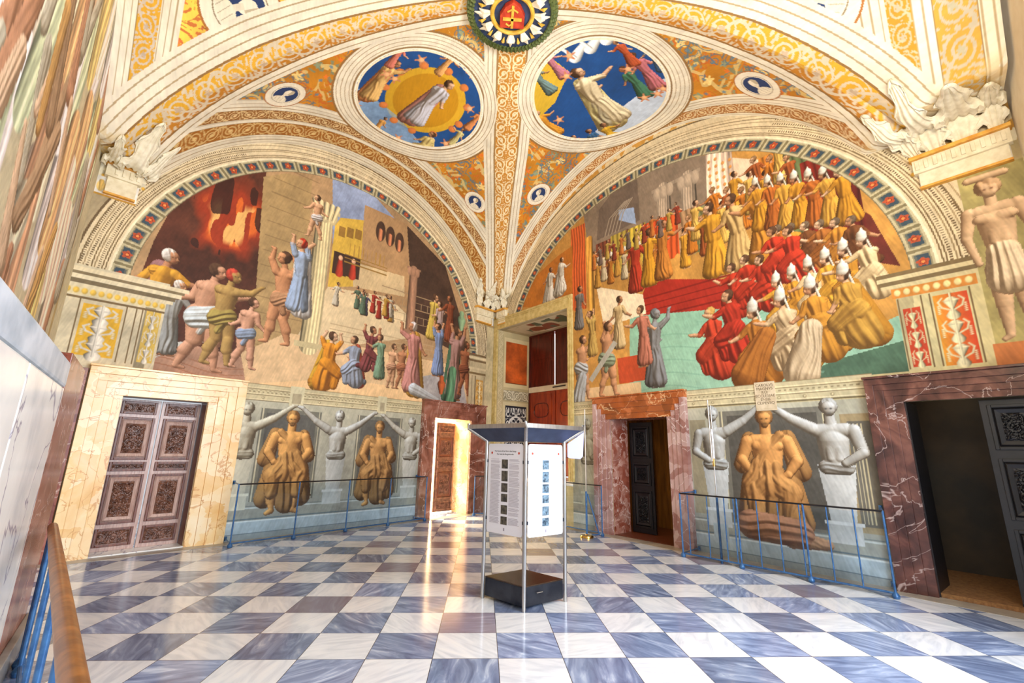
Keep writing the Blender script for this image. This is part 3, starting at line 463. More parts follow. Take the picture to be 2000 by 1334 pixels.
# ---- dado: cornice, grey niches with ochre seated figures and grey terms
dado(L, 2.3, 6.5, 2.40); cornice(L, 2.3, 6.5, 2.40, 2.72); L.rect(5.35, 5.62, 2.36, 2.74, (206, 196, 158)); L.rect(3.45, 3.68, 2.36, 2.74, (206, 196, 158)); L.rect(5.4, 5.57, 2.4, 2.6, (170, 156, 124)); L.rect(3.5, 3.63, 2.4, 2.6, (170, 156, 124))
for s0, s1 in ((4.95, 6.1), (3.0, 4.15)):
    L.rect(s0, s1, .62, 2.28, (112, 110, 98), tex=.15); L.rect(s0 + .1, s1 - .1, .66, 2.2, (92, 90, 84), tex=.2)
    for k in (s0 + .04, s1 - .04): L.rect(k - .01, k + .01, .62, 2.28, (196, 188, 158))
term(L, 6.32, .5, 1.9, (190, 186, 166), arms=1, f=-1); term(L, 4.55, .5, 1.88, (176, 178, 174), arms=2); term(L, 2.72, .5, 1.85, (178, 178, 170), arms=1, f=1)
seated(L, 5.5, .38, 1.9, (206, 152, 84), f=-1); seated(L, 3.58, .4, 1.8, (190, 142, 84), f=1)
L.age(L.Y > -1, .9, .93)
def cells_of(cv, holes):
    x = (cv.xs[:-1] + cv.xs[1:]) / 2; y = (cv.ys[:-1] + cv.ys[1:]) / 2; X, Y = np.meshgrid(x, y); m = np.ones(X.shape, bool)
    for (a, b, c, d) in holes: m &= ~((X > a) & (X < b) & (Y > c) & (Y < d))
    return X, Y, m
def gridP(cv, W):
    P = np.zeros(cv.X.shape + (3,)); p0 = W(0, 0); D = W(1, 0) - p0
    P[..., 0] = p0.x + D.x * cv.X; P[..., 1] = p0.y + D.y * cv.X; P[..., 2] = cv.Y; return P
X, Y, ok = cells_of(L, [(6.97, 8.1, -1, 2.30), (.85, 2.07, -1, 2.36)])
rc = np.hypot((X - cxL) / aL_, (Y - czL) / bL_); pic = ok & (((rc < 1) & (Y >= czL)) | ((Y < czL) & (Y > 2.72) & (X > .95) & (X < 7.80)))
dd = ok & (Y < 2.40) & (Y > .10) & (X > 2.47) & (X < 6.42); d1 = dd & (X > 4.72); d2 = dd & (X <= 4.72)
P = gridP(L, WL)
wl = tag(emesh('wall_left', P, L.C, ok & ~pic & ~dd), kind='structure')
tag(emesh('lunette_fresco', P, L.C, pic), 'arched fresco with orange fire glow and fluted column, above the carved double door', 'fresco', 'large frescoes under the vault arches')
tag(emesh('dado_fresco', P, L.C, d1), 'grey niche fresco with ochre seated figure, nearest the carved double door', 'fresco', 'grey painted dado panels')
tag(emesh('dado_fresco', P, L.C, d2), 'grey niche fresco with ochre seated figure, nearest the lit open doorway', 'fresco', 'grey painted dado panels')
del P
# ================================================================== RIGHT WALL
sR = np.concatenate([np.arange(-.01, 4, .0165), np.arange(4, 7.5, .012), np.arange(7.5, 10.56, .0085)]); zR = np.arange(-.004, 8.62, .0115)
R = Canvas(sR, zR, (196, 180, 132)); R.C *= (.86 + .24 * R.noise(f=(1.2, 4, 12)))[..., None]
cxR, czR, aR_, bR_ = 5.12, 3.98, 4.25, 3.58
rhoR, dR_, thR = archivolt(R, cxR, czR, aR_, bR_, 3.9, .55, 34)
m = (R.Y > czR) & (dR_ > .80); R.mask(m, (178, 158, 112)); R.mask(m & (np.abs(dR_ - .81) < .02), (104, 82, 54))  # junction shadow under the vault edge, put into the wall colour
m = (R.Y > 5.6) & (dR_ > .84); R.mask(m, (222, 200, 156)); R.mask(m & (vnoise(R.X * 9, R.Y * 9) > .5), (204, 148, 60))
R.poly([(9.02, 6.14), (9.16, 6.31), (9.28, 6.17), (9.15, 6.01)], (84, 68, 52))
insR = ((rhoR < 1) & (R.Y >= czR) & (R.X < 9.4)) | ((R.Y < czR) & (R.Y > 2.72) & (R.X > 2.9) & (R.X < 9.15)); R.clip = insR.astype(np.float32)
R.rect(.9, 9.5, 2.6, 7.7, (196, 140, 64), tex=.18)
R.poly([(3.7, 6.18), (3.56, 7.33), (5.38, 7.81), (6.95, 7.2), (7.03, 5.87), (4.17, 6.28)], (138, 118, 98), tex=.14)                   # grey-brown architecture
for q in [(5.77, 6.87), (6.33, 6.73)]: column(R, q[0], 6.1, 7.0, .17, (160, 140, 118))
R.poly([(3.95, 6.49), (4.05, 7.26), (4.52, 7.58), (5.16, 7.54), (5.17, 6.53)], (112, 94, 80), tex=.1); R.poly([(4.61, 6.76), (4.62, 7.01), (5.03, 6.9), (5.07, 6.47)], (156, 176, 210))
for i in range(5): R.line([(x, z) for x, z in [(4.2 + .1 * i, 6.5), (4.35 + .1 * i, 6.9), (4.8 + .05 * i, 7.15)]], .025, (170, 152, 130))
R.poly([(7.82, 6.62), (9.05, 5.02), (9.27, 4.16), (7.49, 5.1)], (104, 40, 30), tex=.15); R.poly([(6.9, 7.17), (7.73, 6.64), (7.58, 5.54), (6.73, 5.79)], (240, 204, 170), tex=.08)
R.limb((6.95, 6.1), (6.98, 7.4), .28, .24, (242, 208, 180), .3, folds=14)
for i in range(22): R.ell(6.78 + .13 * (i % 4), 6.35 + .15 * (i // 4), .03, .035, (206, 140, 70))
for (a, b, c) in ((1495, 1545, (206, 122, 40)), (1545, 1585, (100, 112, 68)), (1585, 1590, (220, 140, 40)), (1590, 1625, (120, 36, 24)), (1625, 1632, (214, 120, 30)), (1632, 1680, (96, 30, 24))):
    pass
for q, c in zip([(7.89, 5.89), (8.22, 5.79), (8.5, 5.48), (8.75, 5.15)], ((206, 122, 40), (100, 112, 68), (128, 36, 26), (98, 30, 26))): curtain(R, q[0] - .24, q[0] + .24, q[1] - .9, q[1] + .8, c, 4)
for q, c in zip([(4.17, 6.15), (4.61, 6.19), (5.06, 6.18), (5.47, 6.14), (5.92, 6.11), (6.28, 6.07), (6.59, 6)], ((120, 60, 40), (176, 150, 60), (206, 176, 60), (206, 74, 30), (212, 84, 34), (170, 130, 90), (130, 132, 80))): curtain(R, q[0] - .25, q[0] + .25, q[1] - .7, q[1] + .25, c, 4)
curtain(R, 3.1, 3.6, 4.9, 7.1, (206, 92, 40), 6); R.limb((3.75, 4.3), (3.72, 6.6), .1, .1, (214, 150, 60), .5, folds=5)
R.poly([(1.24, 5.48), (1.77, 6.23), (2.66, 6.54), (3.17, 6.64), (3.14, 5.03)], (190, 110, 34), tex=.15)
R.poly([(5.22, 4.98), (5.7, 5.01), (7.59, 4.46), (7.52, 3.88), (4.93, 4.4)], (166, 40, 26), tex=.08)                             # red stepped dais
for i in range(4): z = 4.72 - i * .14; R.rect(4.9, 7.6, z - .015, z + .015, (120, 24, 18), tex=0, a=.8)
R.poly([(4.8, 4.43), (7.13, 4.08), (8.83, 3.37), (9.35, 3.55), (9.26, 2.59), (6.02, 2.71), (4.72, 2.78)], (150, 190, 160), tex=.1, col2=(136, 184, 156)); R.poly([(7.85, 2.8), (8.41, 2.99), (9.26, 3.15), (9.26, 2.59), (7.77, 2.65)], (58, 84, 62), tex=.2, a=.8)
R.mask((np.abs((R.Y * 4 + .5 * np.sin(R.X * 2)) % 1 - .5) > .44) & (R.Y < 4.0) & (R.X > 5) & (R.X < 8.2), (120, 166, 140), .5)
R.poly([(3.91, 5.34), (5.15, 4.83), (5.21, 4.4), (4.1, 4.32)], (236, 216, 180), tex=.1); R.poly([(4.43, 3.57), (5.16, 3.57), (5.13, 3.03), (4.47, 3.01)], (190, 72, 36), tex=.12); R.rect(3.1, 5.0, 2.7, 3.0, (222, 186, 136))
hat = (232, 226, 212)
for i in range(9): person(R, 3.95 + i * .19, 5.28 + .12 * (i % 2), .72, [(206, 150, 60), (214, 196, 160), (196, 120, 40)][i % 3], f=(-1) ** i, cap=hat if i % 2 == 0 else None)
for i in range(16): person(R, 6.15 + i * .13 + .03 * (i % 2), 5.1 + .2 * (i % 3) + .04 * i, .85, [(222, 158, 44), (206, 120, 34), (236, 190, 90), (176, 90, 40)][i % 4], f=(-1) ** i, hair=[(70, 44, 30), (150, 110, 70)][i % 2])
for i in range(3): person(R, 5.0 + i * .33, 4.9 + .05 * i, 1.3, [(196, 60, 36), (226, 160, 40), (206, 130, 50)][i], f=1, wide=1.15)
for i in range(3): person(R, 6.75 + i * .42, 4.75, 1.5, [(224, 160, 44), (214, 176, 110), (206, 136, 44)][i], f=-1, wide=1.3)
for i in range(7): person(R, 7.6 + i * .2, 5.35 - .06 * i, .95, [(216, 150, 40), (186, 100, 36), (222, 164, 60)][i % 3], f=-1, cap=hat, wide=1.35)
for i in range(6): person(R, 7.85 + i * .2, 4.55 - .05 * i, 1.0, [(170, 100, 40), (206, 136, 44), (120, 70, 36)][i % 3], f=-1, kneel=True, wide=1.5, hair=(110, 90, 70))
for i in range(5): person(R, 7.05 + .24 * i, 4.0 + .08 * (i % 2) + (.35 if i > 2 else 0), 1.15, (196, 54, 30), f=-1, kneel=True, wide=1.35, hair=(90, 60, 40))
person(R, 6.6, 3.05, 1.45, (206, 66, 38), f=-1, kneel=True, wide=1.6, hair=(206, 160, 80)); person(R, 6.95, 3.25, 1.5, (188, 50, 30), f=-1, kneel=True, wide=1.4)
for i in range(6): person(R, 7.75 + .24 * i, 3.55 + .06 * i, 1.12, [(222, 162, 48), (206, 140, 40), (228, 200, 150)][i % 3], f=-1, cap=hat, kneel=True, wide=1.25)
for i, c in enumerate(((186, 116, 40), (214, 184, 140), (206, 140, 46), (200, 150, 60))): person(R, 7.35 + i * .44, 2.85 + .13 * i, 1.5 - .05 * i, c, f=-1, cap=hat, kneel=True, wide=1.5, cape=(206, 140, 40) if i % 2 else None)
sculpt(R, [(7.1, 2.9, 7.45, 3.5, .28, .16, (176, 106, 40), -.1, 8), (7.9, 2.85, 8.1, 3.5, .26, .16, (214, 188, 150), -.05, 9)])
person(R, 5.35, 2.85, 1.6, (140, 140, 142), f=1, skin=(150, 150, 152), hair=(110, 112, 116), arm=.6, wide=1.1); person(R, 5.12, 3.3, 1.3, (196, 120, 96), f=-1)
person(R, 3.4, 2.75, 1.5, (196, 200, 204), f=1, bare=True, skin=(216, 160, 118), wide=1.2, arm=.6); sculpt(R, [(3.3, 2.78, 3.42, 3.25, .2, .14, (190, 196, 202), .1, 9)])
person(R, 4.15, 2.78, 1.65, (150, 168, 140), f=1, bare=True, skin=(220, 160, 116), arm=1.0, wide=1.2); person(R, 3.75, 3.7, 1.1, (206, 170, 90), f=-1, arm=1.2); person(R, 3.35, 4.4, 1.1, (128, 124, 122), f=1); person(R, 4.5, 3.75, 1.2, (226, 196, 140), f=1)
R.poly([(3.62, 3.2), (3.72, 3.12), (4.45, 3.9), (4.35, 3.98)], (176, 170, 156), tex=.1)
for x, z in ((2.35, 5.35), (2.75, 5.5)): person(R, x, z, .95, (232, 226, 214), f=1, wide=1.5, cape=(226, 220, 206))
for i in range(12): person(R, 3.85 + i * .2, 5.75 + .05 * (i % 3) + .02 * i, .5, [(206, 120, 50), (120, 100, 90), (196, 160, 70), (150, 60, 40)][i % 4], f=(-1) ** i)
R.clip = None
# pilaster right of the picture, painted standing figure beside the corner
R.poly([(9.33, 3.95), (9.42, 4.04), (9.93, 4.03), (10.05, 3.91), (10.07, 2.63), (9.32, 2.61)], (206, 192, 140), tex=.12)
pil_ornament(R, 9.20, 9.38, 2.76, 3.55, (196, 62, 30), (206, 196, 150)); pil_ornament(R, 9.52, 9.84, 2.74, 3.66, (226, 150, 40), (210, 200, 160), ground2=(206, 66, 30))
for k in (9.17, 9.41, 9.49, 9.87): R.rect(k - .008, k + .008, 2.74, 3.7, LINE, tex=0)
R.rect(9.12, 9.95, 3.72, 3.86, (206, 130, 50))
for i in range(8): R.ell(9.18 + i * .1, 3.79, .035, .045, (224, 204, 140))
for z, c, o in ((3.9, (206, 190, 142), 0), (3.95, (120, 100, 66), .02), (4.0, (214, 196, 148), .04), (4.06, (124, 102, 66), .04)): R.rect(9.02 - o, 9.98, z - .035, z + .03, c, tex=.06)
R.rect(9.98, 10.56, 2.72, 5.15, (170, 156, 96), tex=.2); R.rect(9.95, 10.56, 2.66, 2.95, (196, 116, 60), tex=.1)
fx = 10.22; sk_ = (232, 194, 152); P_ = []
for k in (-1, 1): P_ += [(fx + k * .08, 3.85, fx + k * .09, 3.42, .11, .075, sk_, 0, 0), (fx + k * .09, 3.42, fx + k * .10, 3.05, .075, .04, sk_, 0, 0), (fx + k * .10, 3.03, fx + k * .15, 2.99, .04, .03, sk_, 0, 0), (fx + k * .21, 4.62, fx + k * .28, 4.3, .075, .055, sk_, .03, 0), (fx + k * .28, 4.3, fx + k * .22, 3.95, .05, .035, sk_, .04, 0), (fx + k * .06, 4.50, fx + k * .13, 4.51, .07, .06, sk_, .085, 0), (fx + k * .045, 4.2, fx + k * .045, 4.34, .045, .045, sk_, .085, 0)]
P_ += [(fx, 3.72, fx, 4.05, .2, .15, (238, 214, 178), .04, 12), (fx, 4.12, fx, 4.45, .13, .17, sk_, .0, 0), (fx - .13, 4.6, fx + .13, 4.6, .09, .09, sk_, .02, 0), (fx, 4.66, fx, 4.78, .06, .055, sk_, .03, 0), (fx, 4.92, fx, 4.93, .125, .12, (214, 172, 128), .02, 6), (fx, 4.86, fx, 4.90, .08, .085, (238, 200, 160), .08, 0), (fx - .16, 5.06, fx + .16, 5.06, .045, .045, (228, 192, 150), .08, 0)]
sculpt(R, P_)
for k in (-1, 1): R.ell(fx + k * .032, 4.89, .013, .008, (110, 70, 50), shade=0)
corbel_paint(R, 9.56, 10.56, 5.60, 5.16, 1); corbel_paint(R, 0, .62, 5.62, 5.15, 1)
# dado
dado(R, 5.9, 8.75, 2.40); cornice(R, 5.9, 8.75, 2.42, 2.74); dado(R, 3.1, 3.9, 2.40); cornice(R, 3.0, 3.9, 2.42, 2.72)
R.rect(6.55, 8.15, .55, 2.33, (116, 112, 100), tex=.15); R.rect(6.68, 8.02, .6, 2.25, (84, 80, 72), tex=.2)
for k in (6.6, 8.1): R.rect(k - .012, k + .012, .55, 2.33, (196, 186, 150))
R.rect(8.3, 8.72, .62, 2.2, (160, 140, 102), tex=.12); R.rect(8.38, 8.7, .7, 2.1, (106, 100, 88), tex=.15); R.rect(6.0, 6.3, .62, 2.2, (150, 140, 112), tex=.12)
for k in (8.42, 8.46, 8.5, 8.54): R.rect(k - .006, k + .006, .74, 2.06, (190, 176, 138))
term(R, 6.42, .45, 2.0, (176, 180, 180), arms=1, f=1); term(R, 8.18, .45, 2.02, (178, 178, 174), arms=1, f=-1); term(R, 3.55, .5, 1.85, (150, 152, 140), arms=0 or 1, f=-1)
R.rect(6.3, 6.55, .1, .5, (176, 190, 196)); seated(R, 7.28, .34, 2.02, (204, 146, 82), f=1); sculpt(R, [(6.92, .55, 7.6, .5, .22, .2, (190, 132, 96), -.1, 9), (7.5, .42, 7.95, .40, .14, .07, (206, 156, 116), -.1, 5)])
R.rect(7.19, 7.50, 2.30, 2.76, (206, 184, 150)); 
R.age(R.Y > -1, .9, .93)
X, Y, ok = cells_of(R, [(.18, 3.0, .95, 5.03), (4.21, 5.57, -1, 2.28), (9.05, 10.4, -1, 2.32)])
rc = np.hypot((X - cxR) / aR_, (Y - czR) / bR_); pic = ok & (X < 9.4) & (((rc < 1) & (Y >= czR)) | ((Y < czR) & (Y > 2.74) & (X > 3.15) & (X < 9.12)))
pic &= ~((X < 3.18) & (Y < 5.42)); dd = ok & (Y < 2.42) & (Y > .10) & (X > 5.98) & (X < 8.67); d3 = ok & (Y < 2.42) & (Y > .10) & (X > 3.12) & (X < 3.8)
P = gridP(R, WR)
tag(emesh('wall_right', P, R.C, ok & ~pic & ~dd & ~d3), kind='structure')
tag(emesh('lunette_fresco', P, R.C, pic), 'arched fresco of a crowd in gold robes and white pointed hats', 'fresco', 'large frescoes under the vault arches')
tag(emesh('dado_fresco', P, R.C, dd), 'fresco of a large golden seated figure under the lettered plaque', 'fresco', 'grey painted dado panels')
tag(emesh('dado_fresco', P, R.C, d3), 'narrow grey painted figure between the shuttered window and the brown marble doorway', 'fresco', 'grey painted dado panels')
del P
# ================================================================== VAULT
WEBS = [(C0, C1, 8.15, 4.25, 4.55), (C0, C2, 8.45, 4.70, 4.95), (C1, C3, 8.30, 4.5, 4.75), (C2, C3, 8.30, 4.5, 4.75)]
def vz(k, a, b):
    _, _, zt, r, h = WEBS[k]; b = np.abs(b); a1 = np.minimum(a, 1.0); zr = 8.5 - (8.5 - zt) * a1 * a1
    Dg = (8.5 - (8.5 - zt) * b * b) - (8.5 - 2.27 * b * b - .778 * b ** 4); Dw = r * (1 - np.sqrt(np.maximum(0, 1 - (h * b / r) ** 2)))
    w_ = np.clip((a1 - b) / np.maximum(1e-6, 1 - b), 0, 1); zq = zr - ((1 - w_) * Dg + w_ * Dw); e = .10; return 5.95 + .5 * ((zq - 5.95) + np.sqrt((zq - 5.95) ** 2 + e * e)) - .0
WHITE = (240, 230, 206); BG = (204, 146, 40)
def vpoint(k, a, b):
    A, B = WEBS[k][:2]; Mk = (A + B) / 2; u = Mk - OV; v = (B - A) / 2; return OV.x + u.x * a + v.x * b, OV.y + u.y * a + v.y * b
def moulding(cv, m, d, period, dark=(168, 142, 100)):
    cv.mask(m, np.asarray(WHITE)[None, None, :] * (.93 + .1 * vnoise(cv.X * 30, cv.Y * 30))[..., None]); cv.mask(m & (np.abs((d / period) % 1 - .5) > .41), dark, .8)
ceil = empty('ceiling'); tag(ceil, kind='structure')
tondi = {0: (-1.66, 3.80, 1.24), 1: (1.86, 3.36, 1.30)}
res = {0: (450, 800), 1: (450, 800), 2: (430, 480), 3: (430, 480)}
for k in range(4):
    na, nb = res[k]; amax = 1.0 if k < 2 else (1.0 if k == 2 else 1.13)
    al = np.linspace(0.0, 1, na) ** .85 * amax; be = np.linspace(-1, 1, nb) if k < 2 else np.linspace(-1, .12, nb)
    AA, GG = np.meshgrid(al, be, indexing='ij'); BB = np.minimum(AA, 1.0) * GG
    px, py = vpoint(k, AA, BB); pz = vz(k, AA, BB)
    cv = Canvas(np.linspace(0, 1, nb), np.linspace(0, 1, na), BG); cv.X, cv.Y = np.meshgrid(np.linspace(0, 1, nb), np.linspace(0, 1, na))
    A, B = WEBS[k][:2]; Mk = (A + B) / 2; lenA = (Mk - OV).length; q = np.stack([px - OV.x, py - OV.y], -1); wallL = (B - A).length; along = BB * wallL / 2
    full = np.ones(px.shape, bool); gn = (214, 152, 44) if k < 2 else (236, 186, 60)
    arabesque(cv, along, AA * lenA, full, (196, 128, 34) if k < 2 else (240, 196, 76), ((120, 140, 120), (206, 104, 40), (226, 200, 130), (84, 116, 140)) if k < 2 else ((150, 70, 44), (200, 96, 50), (120, 132, 120), (214, 150, 50)), seed=k * 5, sc=1.25 if k < 2 else 1.0)
    # bands against the wall
    def band(a0, a1): return (AA >= a0) & (AA < a1)
    arc = np.arctan2(BB * wallL / 2, 4.4 * np.maximum(.05, np.sqrt(np.maximum(0, 1 - BB ** 2)))) * 4.6
    if k == 0:
        moulding(cv, band(.765, 2), AA, .016); scrollband(cv, AA, arc, .838, .023, .26, (150, 94, 40), (226, 196, 140), (236, 206, 150), band(.8, .87)); scrollband(cv, AA, arc, .914, .036, .34, (168, 104, 36), (220, 184, 120), (230, 196, 130), band(.87, .96))
    elif k == 1:
        moulding(cv, band(.865, 2), AA, .016); scrollband(cv, AA, arc, .952, .030, .30, (176, 112, 50), (232, 206, 160), (236, 206, 150), band(.9, .99))
    elif k == 2:
        moulding(cv, band(.835, 2), AA, .016); scrollband(cv, AA, arc, .908, .026, .36, (220, 164, 44), (206, 190, 170), (190, 170, 150), band(.88, .94))
    else:
        moulding(cv, band(.86, 2), AA, .02); scrollband(cv, AA, arc, .955, .025, .34, (206, 150, 44), (206, 186, 150), (196, 180, 150), band(.92, .985)); scrollband(cv, AA, arc, 1.055, .04, .45, (206, 156, 56), (190, 176, 150), (180, 170, 140), band(1.0, 1.1))
    # portrait medallions
    med = []
    for (mk, ma, mb, r) in ((0, .732, .495, .26), (0, .721, -.524, .22), (1, .797, -.467, .24), (1, .822, .59, .26), (2, .70, -.50, .42), (3, .80, -.60, .36)):
        if mk != k: continue
        x0, y0 = vpoint(k, ma, mb); rr = np.hypot(px - x0, (py - y0)) / r; u = ((px - x0) * math.cos(.8) + (py - y0) * math.sin(.8)) / r
        cv.mask(rr < 1.25, (176, 110, 50)); cv.mask(rr < 1.18, WHITE); cv.mask((rr > .8) & (rr < .84), (150, 130, 100)); cv.mask(rr < .74, (40, 60, 104)); ud = np.array([OV.x - x0, OV.y - y0]); ud /= np.hypot(*ud); ry = ((px - x0) * ud[0] + (py - y0) * ud[1]) / r; rx = ((px - x0) * -ud[1] + (py - y0) * ud[0]) / r; n_ = (rr < .74); cv.mask((np.hypot(rx / .24, (ry - .2) / .3) < 1) & n_, (240, 230, 206)); cv.mask((np.abs(rx + .05) < .1) & (ry < .1) & (ry > -.3) & n_, (228, 216, 190)); cv.mask((np.hypot(rx / .5, (ry + .62) / .42) < 1) & n_, (236, 226, 200)); cv.mask((np.hypot((rx - .12) / .2, (ry - .3) / .24) < 1) & (rx > .06) & n_, (196, 180, 150)); cv.mask((np.abs(np.sin(rx * 14 + ry * 4)) < .2) & (ry < -.3) & n_ & (np.hypot(rx / .5, (ry + .62) / .42) < 1), (190, 176, 150)); med.append(rr < 1.2)
    # tondo
    tm = rm = None
    if k in tondi:
        x0, y0, r = tondi[k]; rr = np.hypot(px - x0, py - y0); rm = (rr < r + .36) & (rr >= r)
        moulding(cv, (rr >= r) & (rr < r + .40), rr, .075); cv.mask((np.abs(rr - r - .40) < .02), (150, 110, 60)); cv.mask((np.abs(rr - r) < .02), (252, 244, 226)); cv.mask((np.abs(rr - r - .05) < .015), (150, 120, 80)); tm = rr < r
    # groin bands
    gsel = np.zeros(px.shape, bool)
    for ci, c in enumerate((C0, C1, C2, C3)):
        dv = (c - OV); n_ = dv.length; dv = dv / n_; t = (q[..., 0] * dv.x + q[..., 1] * dv.y) / n_; g = dv.x * q[..., 1] - dv.y * q[..., 0]
        ok_ = t > 0.0
        if ci == 0:
            g = g + .06 * np.clip(t * 8, 0, 1); hw = .26 - np.clip(t - .45, 0, 1) * .30; wh = hw + .24
            m = ok_ & (np.abs(g) < wh) & (np.abs(g) >= hw); moulding(cv, m, np.abs(g) - hw, .085); mm = ok_ & (np.abs(g) < hw); cv.mask(mm, (198, 134, 46)); s_, f_ = spiral(t * n_ / .15, np.abs(g) / hw * 2 - 1, turns=1.7, thick=.4); cv.mask(mm & s_, (238, 220, 176)); cv.mask(mm & f_, (240, 224, 184)); cv.mask(ok_ & (np.abs(np.abs(g) - hw) < .018), (166, 130, 80))
            gsel |= ok_ & (np.abs(g) < wh)
        else:
            hw = .10 + .22 * np.clip(t, 0, .6); lo = hw + (.20 if ci != 3 else .3); m = ok_ & (np.abs(g) < lo + (.22 if k >= 2 else 0)) & (np.abs(g) >= hw)
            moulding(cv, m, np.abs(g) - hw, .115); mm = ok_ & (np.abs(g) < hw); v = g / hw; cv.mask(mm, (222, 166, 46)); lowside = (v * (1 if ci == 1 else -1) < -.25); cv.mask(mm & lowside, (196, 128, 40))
            s_, f_ = spiral(t * n_ / .21, v, turns=2.4, thick=.34); s_ |= (np.abs(v) < .9) & (vnoise(px * 24, py * 24) > .74); cv.mask(mm & s_, (214, 196, 166)); cv.mask(mm & f_, (196, 170, 140)); cv.mask(ok_ & (np.abs(np.abs(g) - hw) < .015), (150, 110, 60)); gsel |= ok_ & (np.abs(g) < lo)
    if tm is not None:
        moulding(cv, (rr >= r) & (rr < r + .30) & gsel, rr, .075)
    lz = np.clip((6.15 - pz) / .35, 0, 1); cv.mask(np.ones(px.shape), (206, 158, 70), 0); cv.mask(lz * (vnoise(px * 14, py * 14 + pz * 9) > .5), (206, 160, 80), .7); cv.mask(lz * (vnoise(px * 11 + 4, py * 11 + pz * 11) > .6), (232, 216, 178), .8)
    if tm is not None:
        # generic heavenly scene: blue ground, robed people, small winged heads on clouds
        T = Canvas(np.arange(-1.5, 1.5, .012), np.arange(-1.5, 1.5, .012), (28, 78, 142)); T.C *= (.8 + .35 * T.noise(f=(2, 6, 18)))[..., None]
        if k == 0:
            T.ell(.05, .05, .62, .70, (214, 166, 40), shade=.1); T.ell(.05, .05, .5, .58, (196, 140, 24), shade=.1); T.poly([(-1.2, -.2), (-.2, -.5), (.9, -1.0), (.3, -1.3), (-1.2, -.7)], (150, 176, 204), a=.75, tex=.3)
            for i in range(12): a_ = i * .55; T.ell(.05 + .66 * math.cos(a_), .05 + .72 * math.sin(a_), .07, .07, (206, 120, 60))
            person(T, .1, -.5, 1.15, (206, 206, 216), f=1, cape=(214, 150, 140), wide=1.2); person(T, -.72, -.45, .95, (240, 196, 120), f=1, cape=(224, 150, 90), arm=.6, wide=1.1); person(T, .55, -1.1, .85, (226, 206, 130), f=-1, cape=(240, 214, 150), kneel=True, wide=1.2)
            for x, z, c in ((-.75, .55, (224, 130, 110)), (-.1, .85, (240, 180, 110)), (.85, -.2, (216, 206, 140)), (.85, .3, (230, 150, 90)), (.95, -.8, (214, 110, 80)), (-.3, -.9, (236, 176, 90))): person(T, x, z - .25, .5, c, f=-1 if x > 0 else 1)
        else:
            T.poly([(-1.3, .2), (-1.2, .9), (-.2, 1.3), (-.1, .6), (-.6, .3)], (216, 176, 50)); T.poly([(-1.2, -.9), (1.3, -.1), (1.3, -.4), (-.2, -1.3)], (220, 226, 232), a=.85, tex=.2)
            person(T, -.08, -.75, 1.35, (240, 226, 186), f=1, cape=(228, 216, 150), wide=1.35, arm=-.2)
            for x, z, h_, c in ((.55, -.5, .75, (70, 126, 96)), (.78, -.4, .8, (206, 120, 130)), (1.0, -.1, .6, (80, 124, 176)), (1.1, .1, .5, (226, 176, 50)), (.7, .15, .55, (196, 90, 50)), (-.6, -1.1, .7, (60, 110, 160)), (-.35, -1.15, .7, (228, 180, 50)), (-.85, -.95, .6, (196, 90, 80)), (-.95, -.3, .7, (230, 160, 50)), (-.5, .45, .6, (120, 150, 150)), (-.2, .55, .55, (206, 130, 150))): person(T, x, z, h_, c, f=-1 if x > 0 else 1, kneel=z < -.9, wide=1.2)
            for i in range(3): T.limb((.1 + .25 * i, .75), (.3 + .25 * i, .85), .09, .05, (232, 232, 228), .4); T.limb((.1 + .25 * i, .75), (.05 + .25 * i, .98), .03, .025, (232, 232, 228))
        for i in range(16):
            x, z = rnd.uniform(-1.1, 1.1), rnd.uniform(-1.1, 1.1)
            if .5 < math.hypot(x, z) < 1.1: [T.limb((x, z), (x + .09 * math.cos(j * 1.26), z + .09 * math.sin(j * 1.26)), .025, .01, (206, 130, 90), 0) for j in range(5)]; T.ell(x, z, .04, .045, (228, 170, 120))
        # orient the roundel so its top faces the crown of the vault
        dirx, diry = (OV.x - x0), (OV.y - y0); n_ = math.hypot(dirx, diry); dirx /= n_; diry /= n_
        if k == 0: ang_ = math.atan2(diry, dirx)
        else: ang_ = math.atan2(diry, dirx)
        upx, upy = math.cos(ang_), math.sin(ang_); sc = 1.0 / r
        uy = ((px - x0) * upx + (py - y0) * upy) * sc; ux = ((px - x0) * -upy + (py - y0) * upx) * sc
        iy = np.clip(((uy + 1.5) / .012).astype(int), 0, T.C.shape[0] - 1); ix = np.clip(((ux + 1.5) / .012).astype(int), 0, T.C.shape[1] - 1)
        cv.C[tm] = T.C[iy[tm], ix[tm]]; cv.mask((np.abs(rr - r + .02) < .018), (244, 232, 200))
    cv.X, cv.Y = px, py; cv.age(None, .5, .97)
    P = np.stack([px, py, pz], -1); cm = lambda m: m[:-1, :-1]
    allc = np.ones((na - 1, nb - 1), bool); bx, by = cm(px), cm(py); bossm = np.hypot(bx - .08, by - 1.72) < .40
    used = np.zeros_like(allc)
    if tm is not None:
        root = empty('painted_roundel', (0, 0, 0))
        tag(root, ['blue roundel with a figure before a golden disc, left of the central rib', 'blue roundel with a large cream-robed figure, right of the central rib'][k], 'ceiling painting', 'painted roundels of the vault')
        a_ = cm(tm); b_ = cm(rm) & ~cm(gsel); emesh('picture', P, cv.C, a_, root); emesh('moulded_ring', P, cv.C, b_, root); used |= a_ | b_
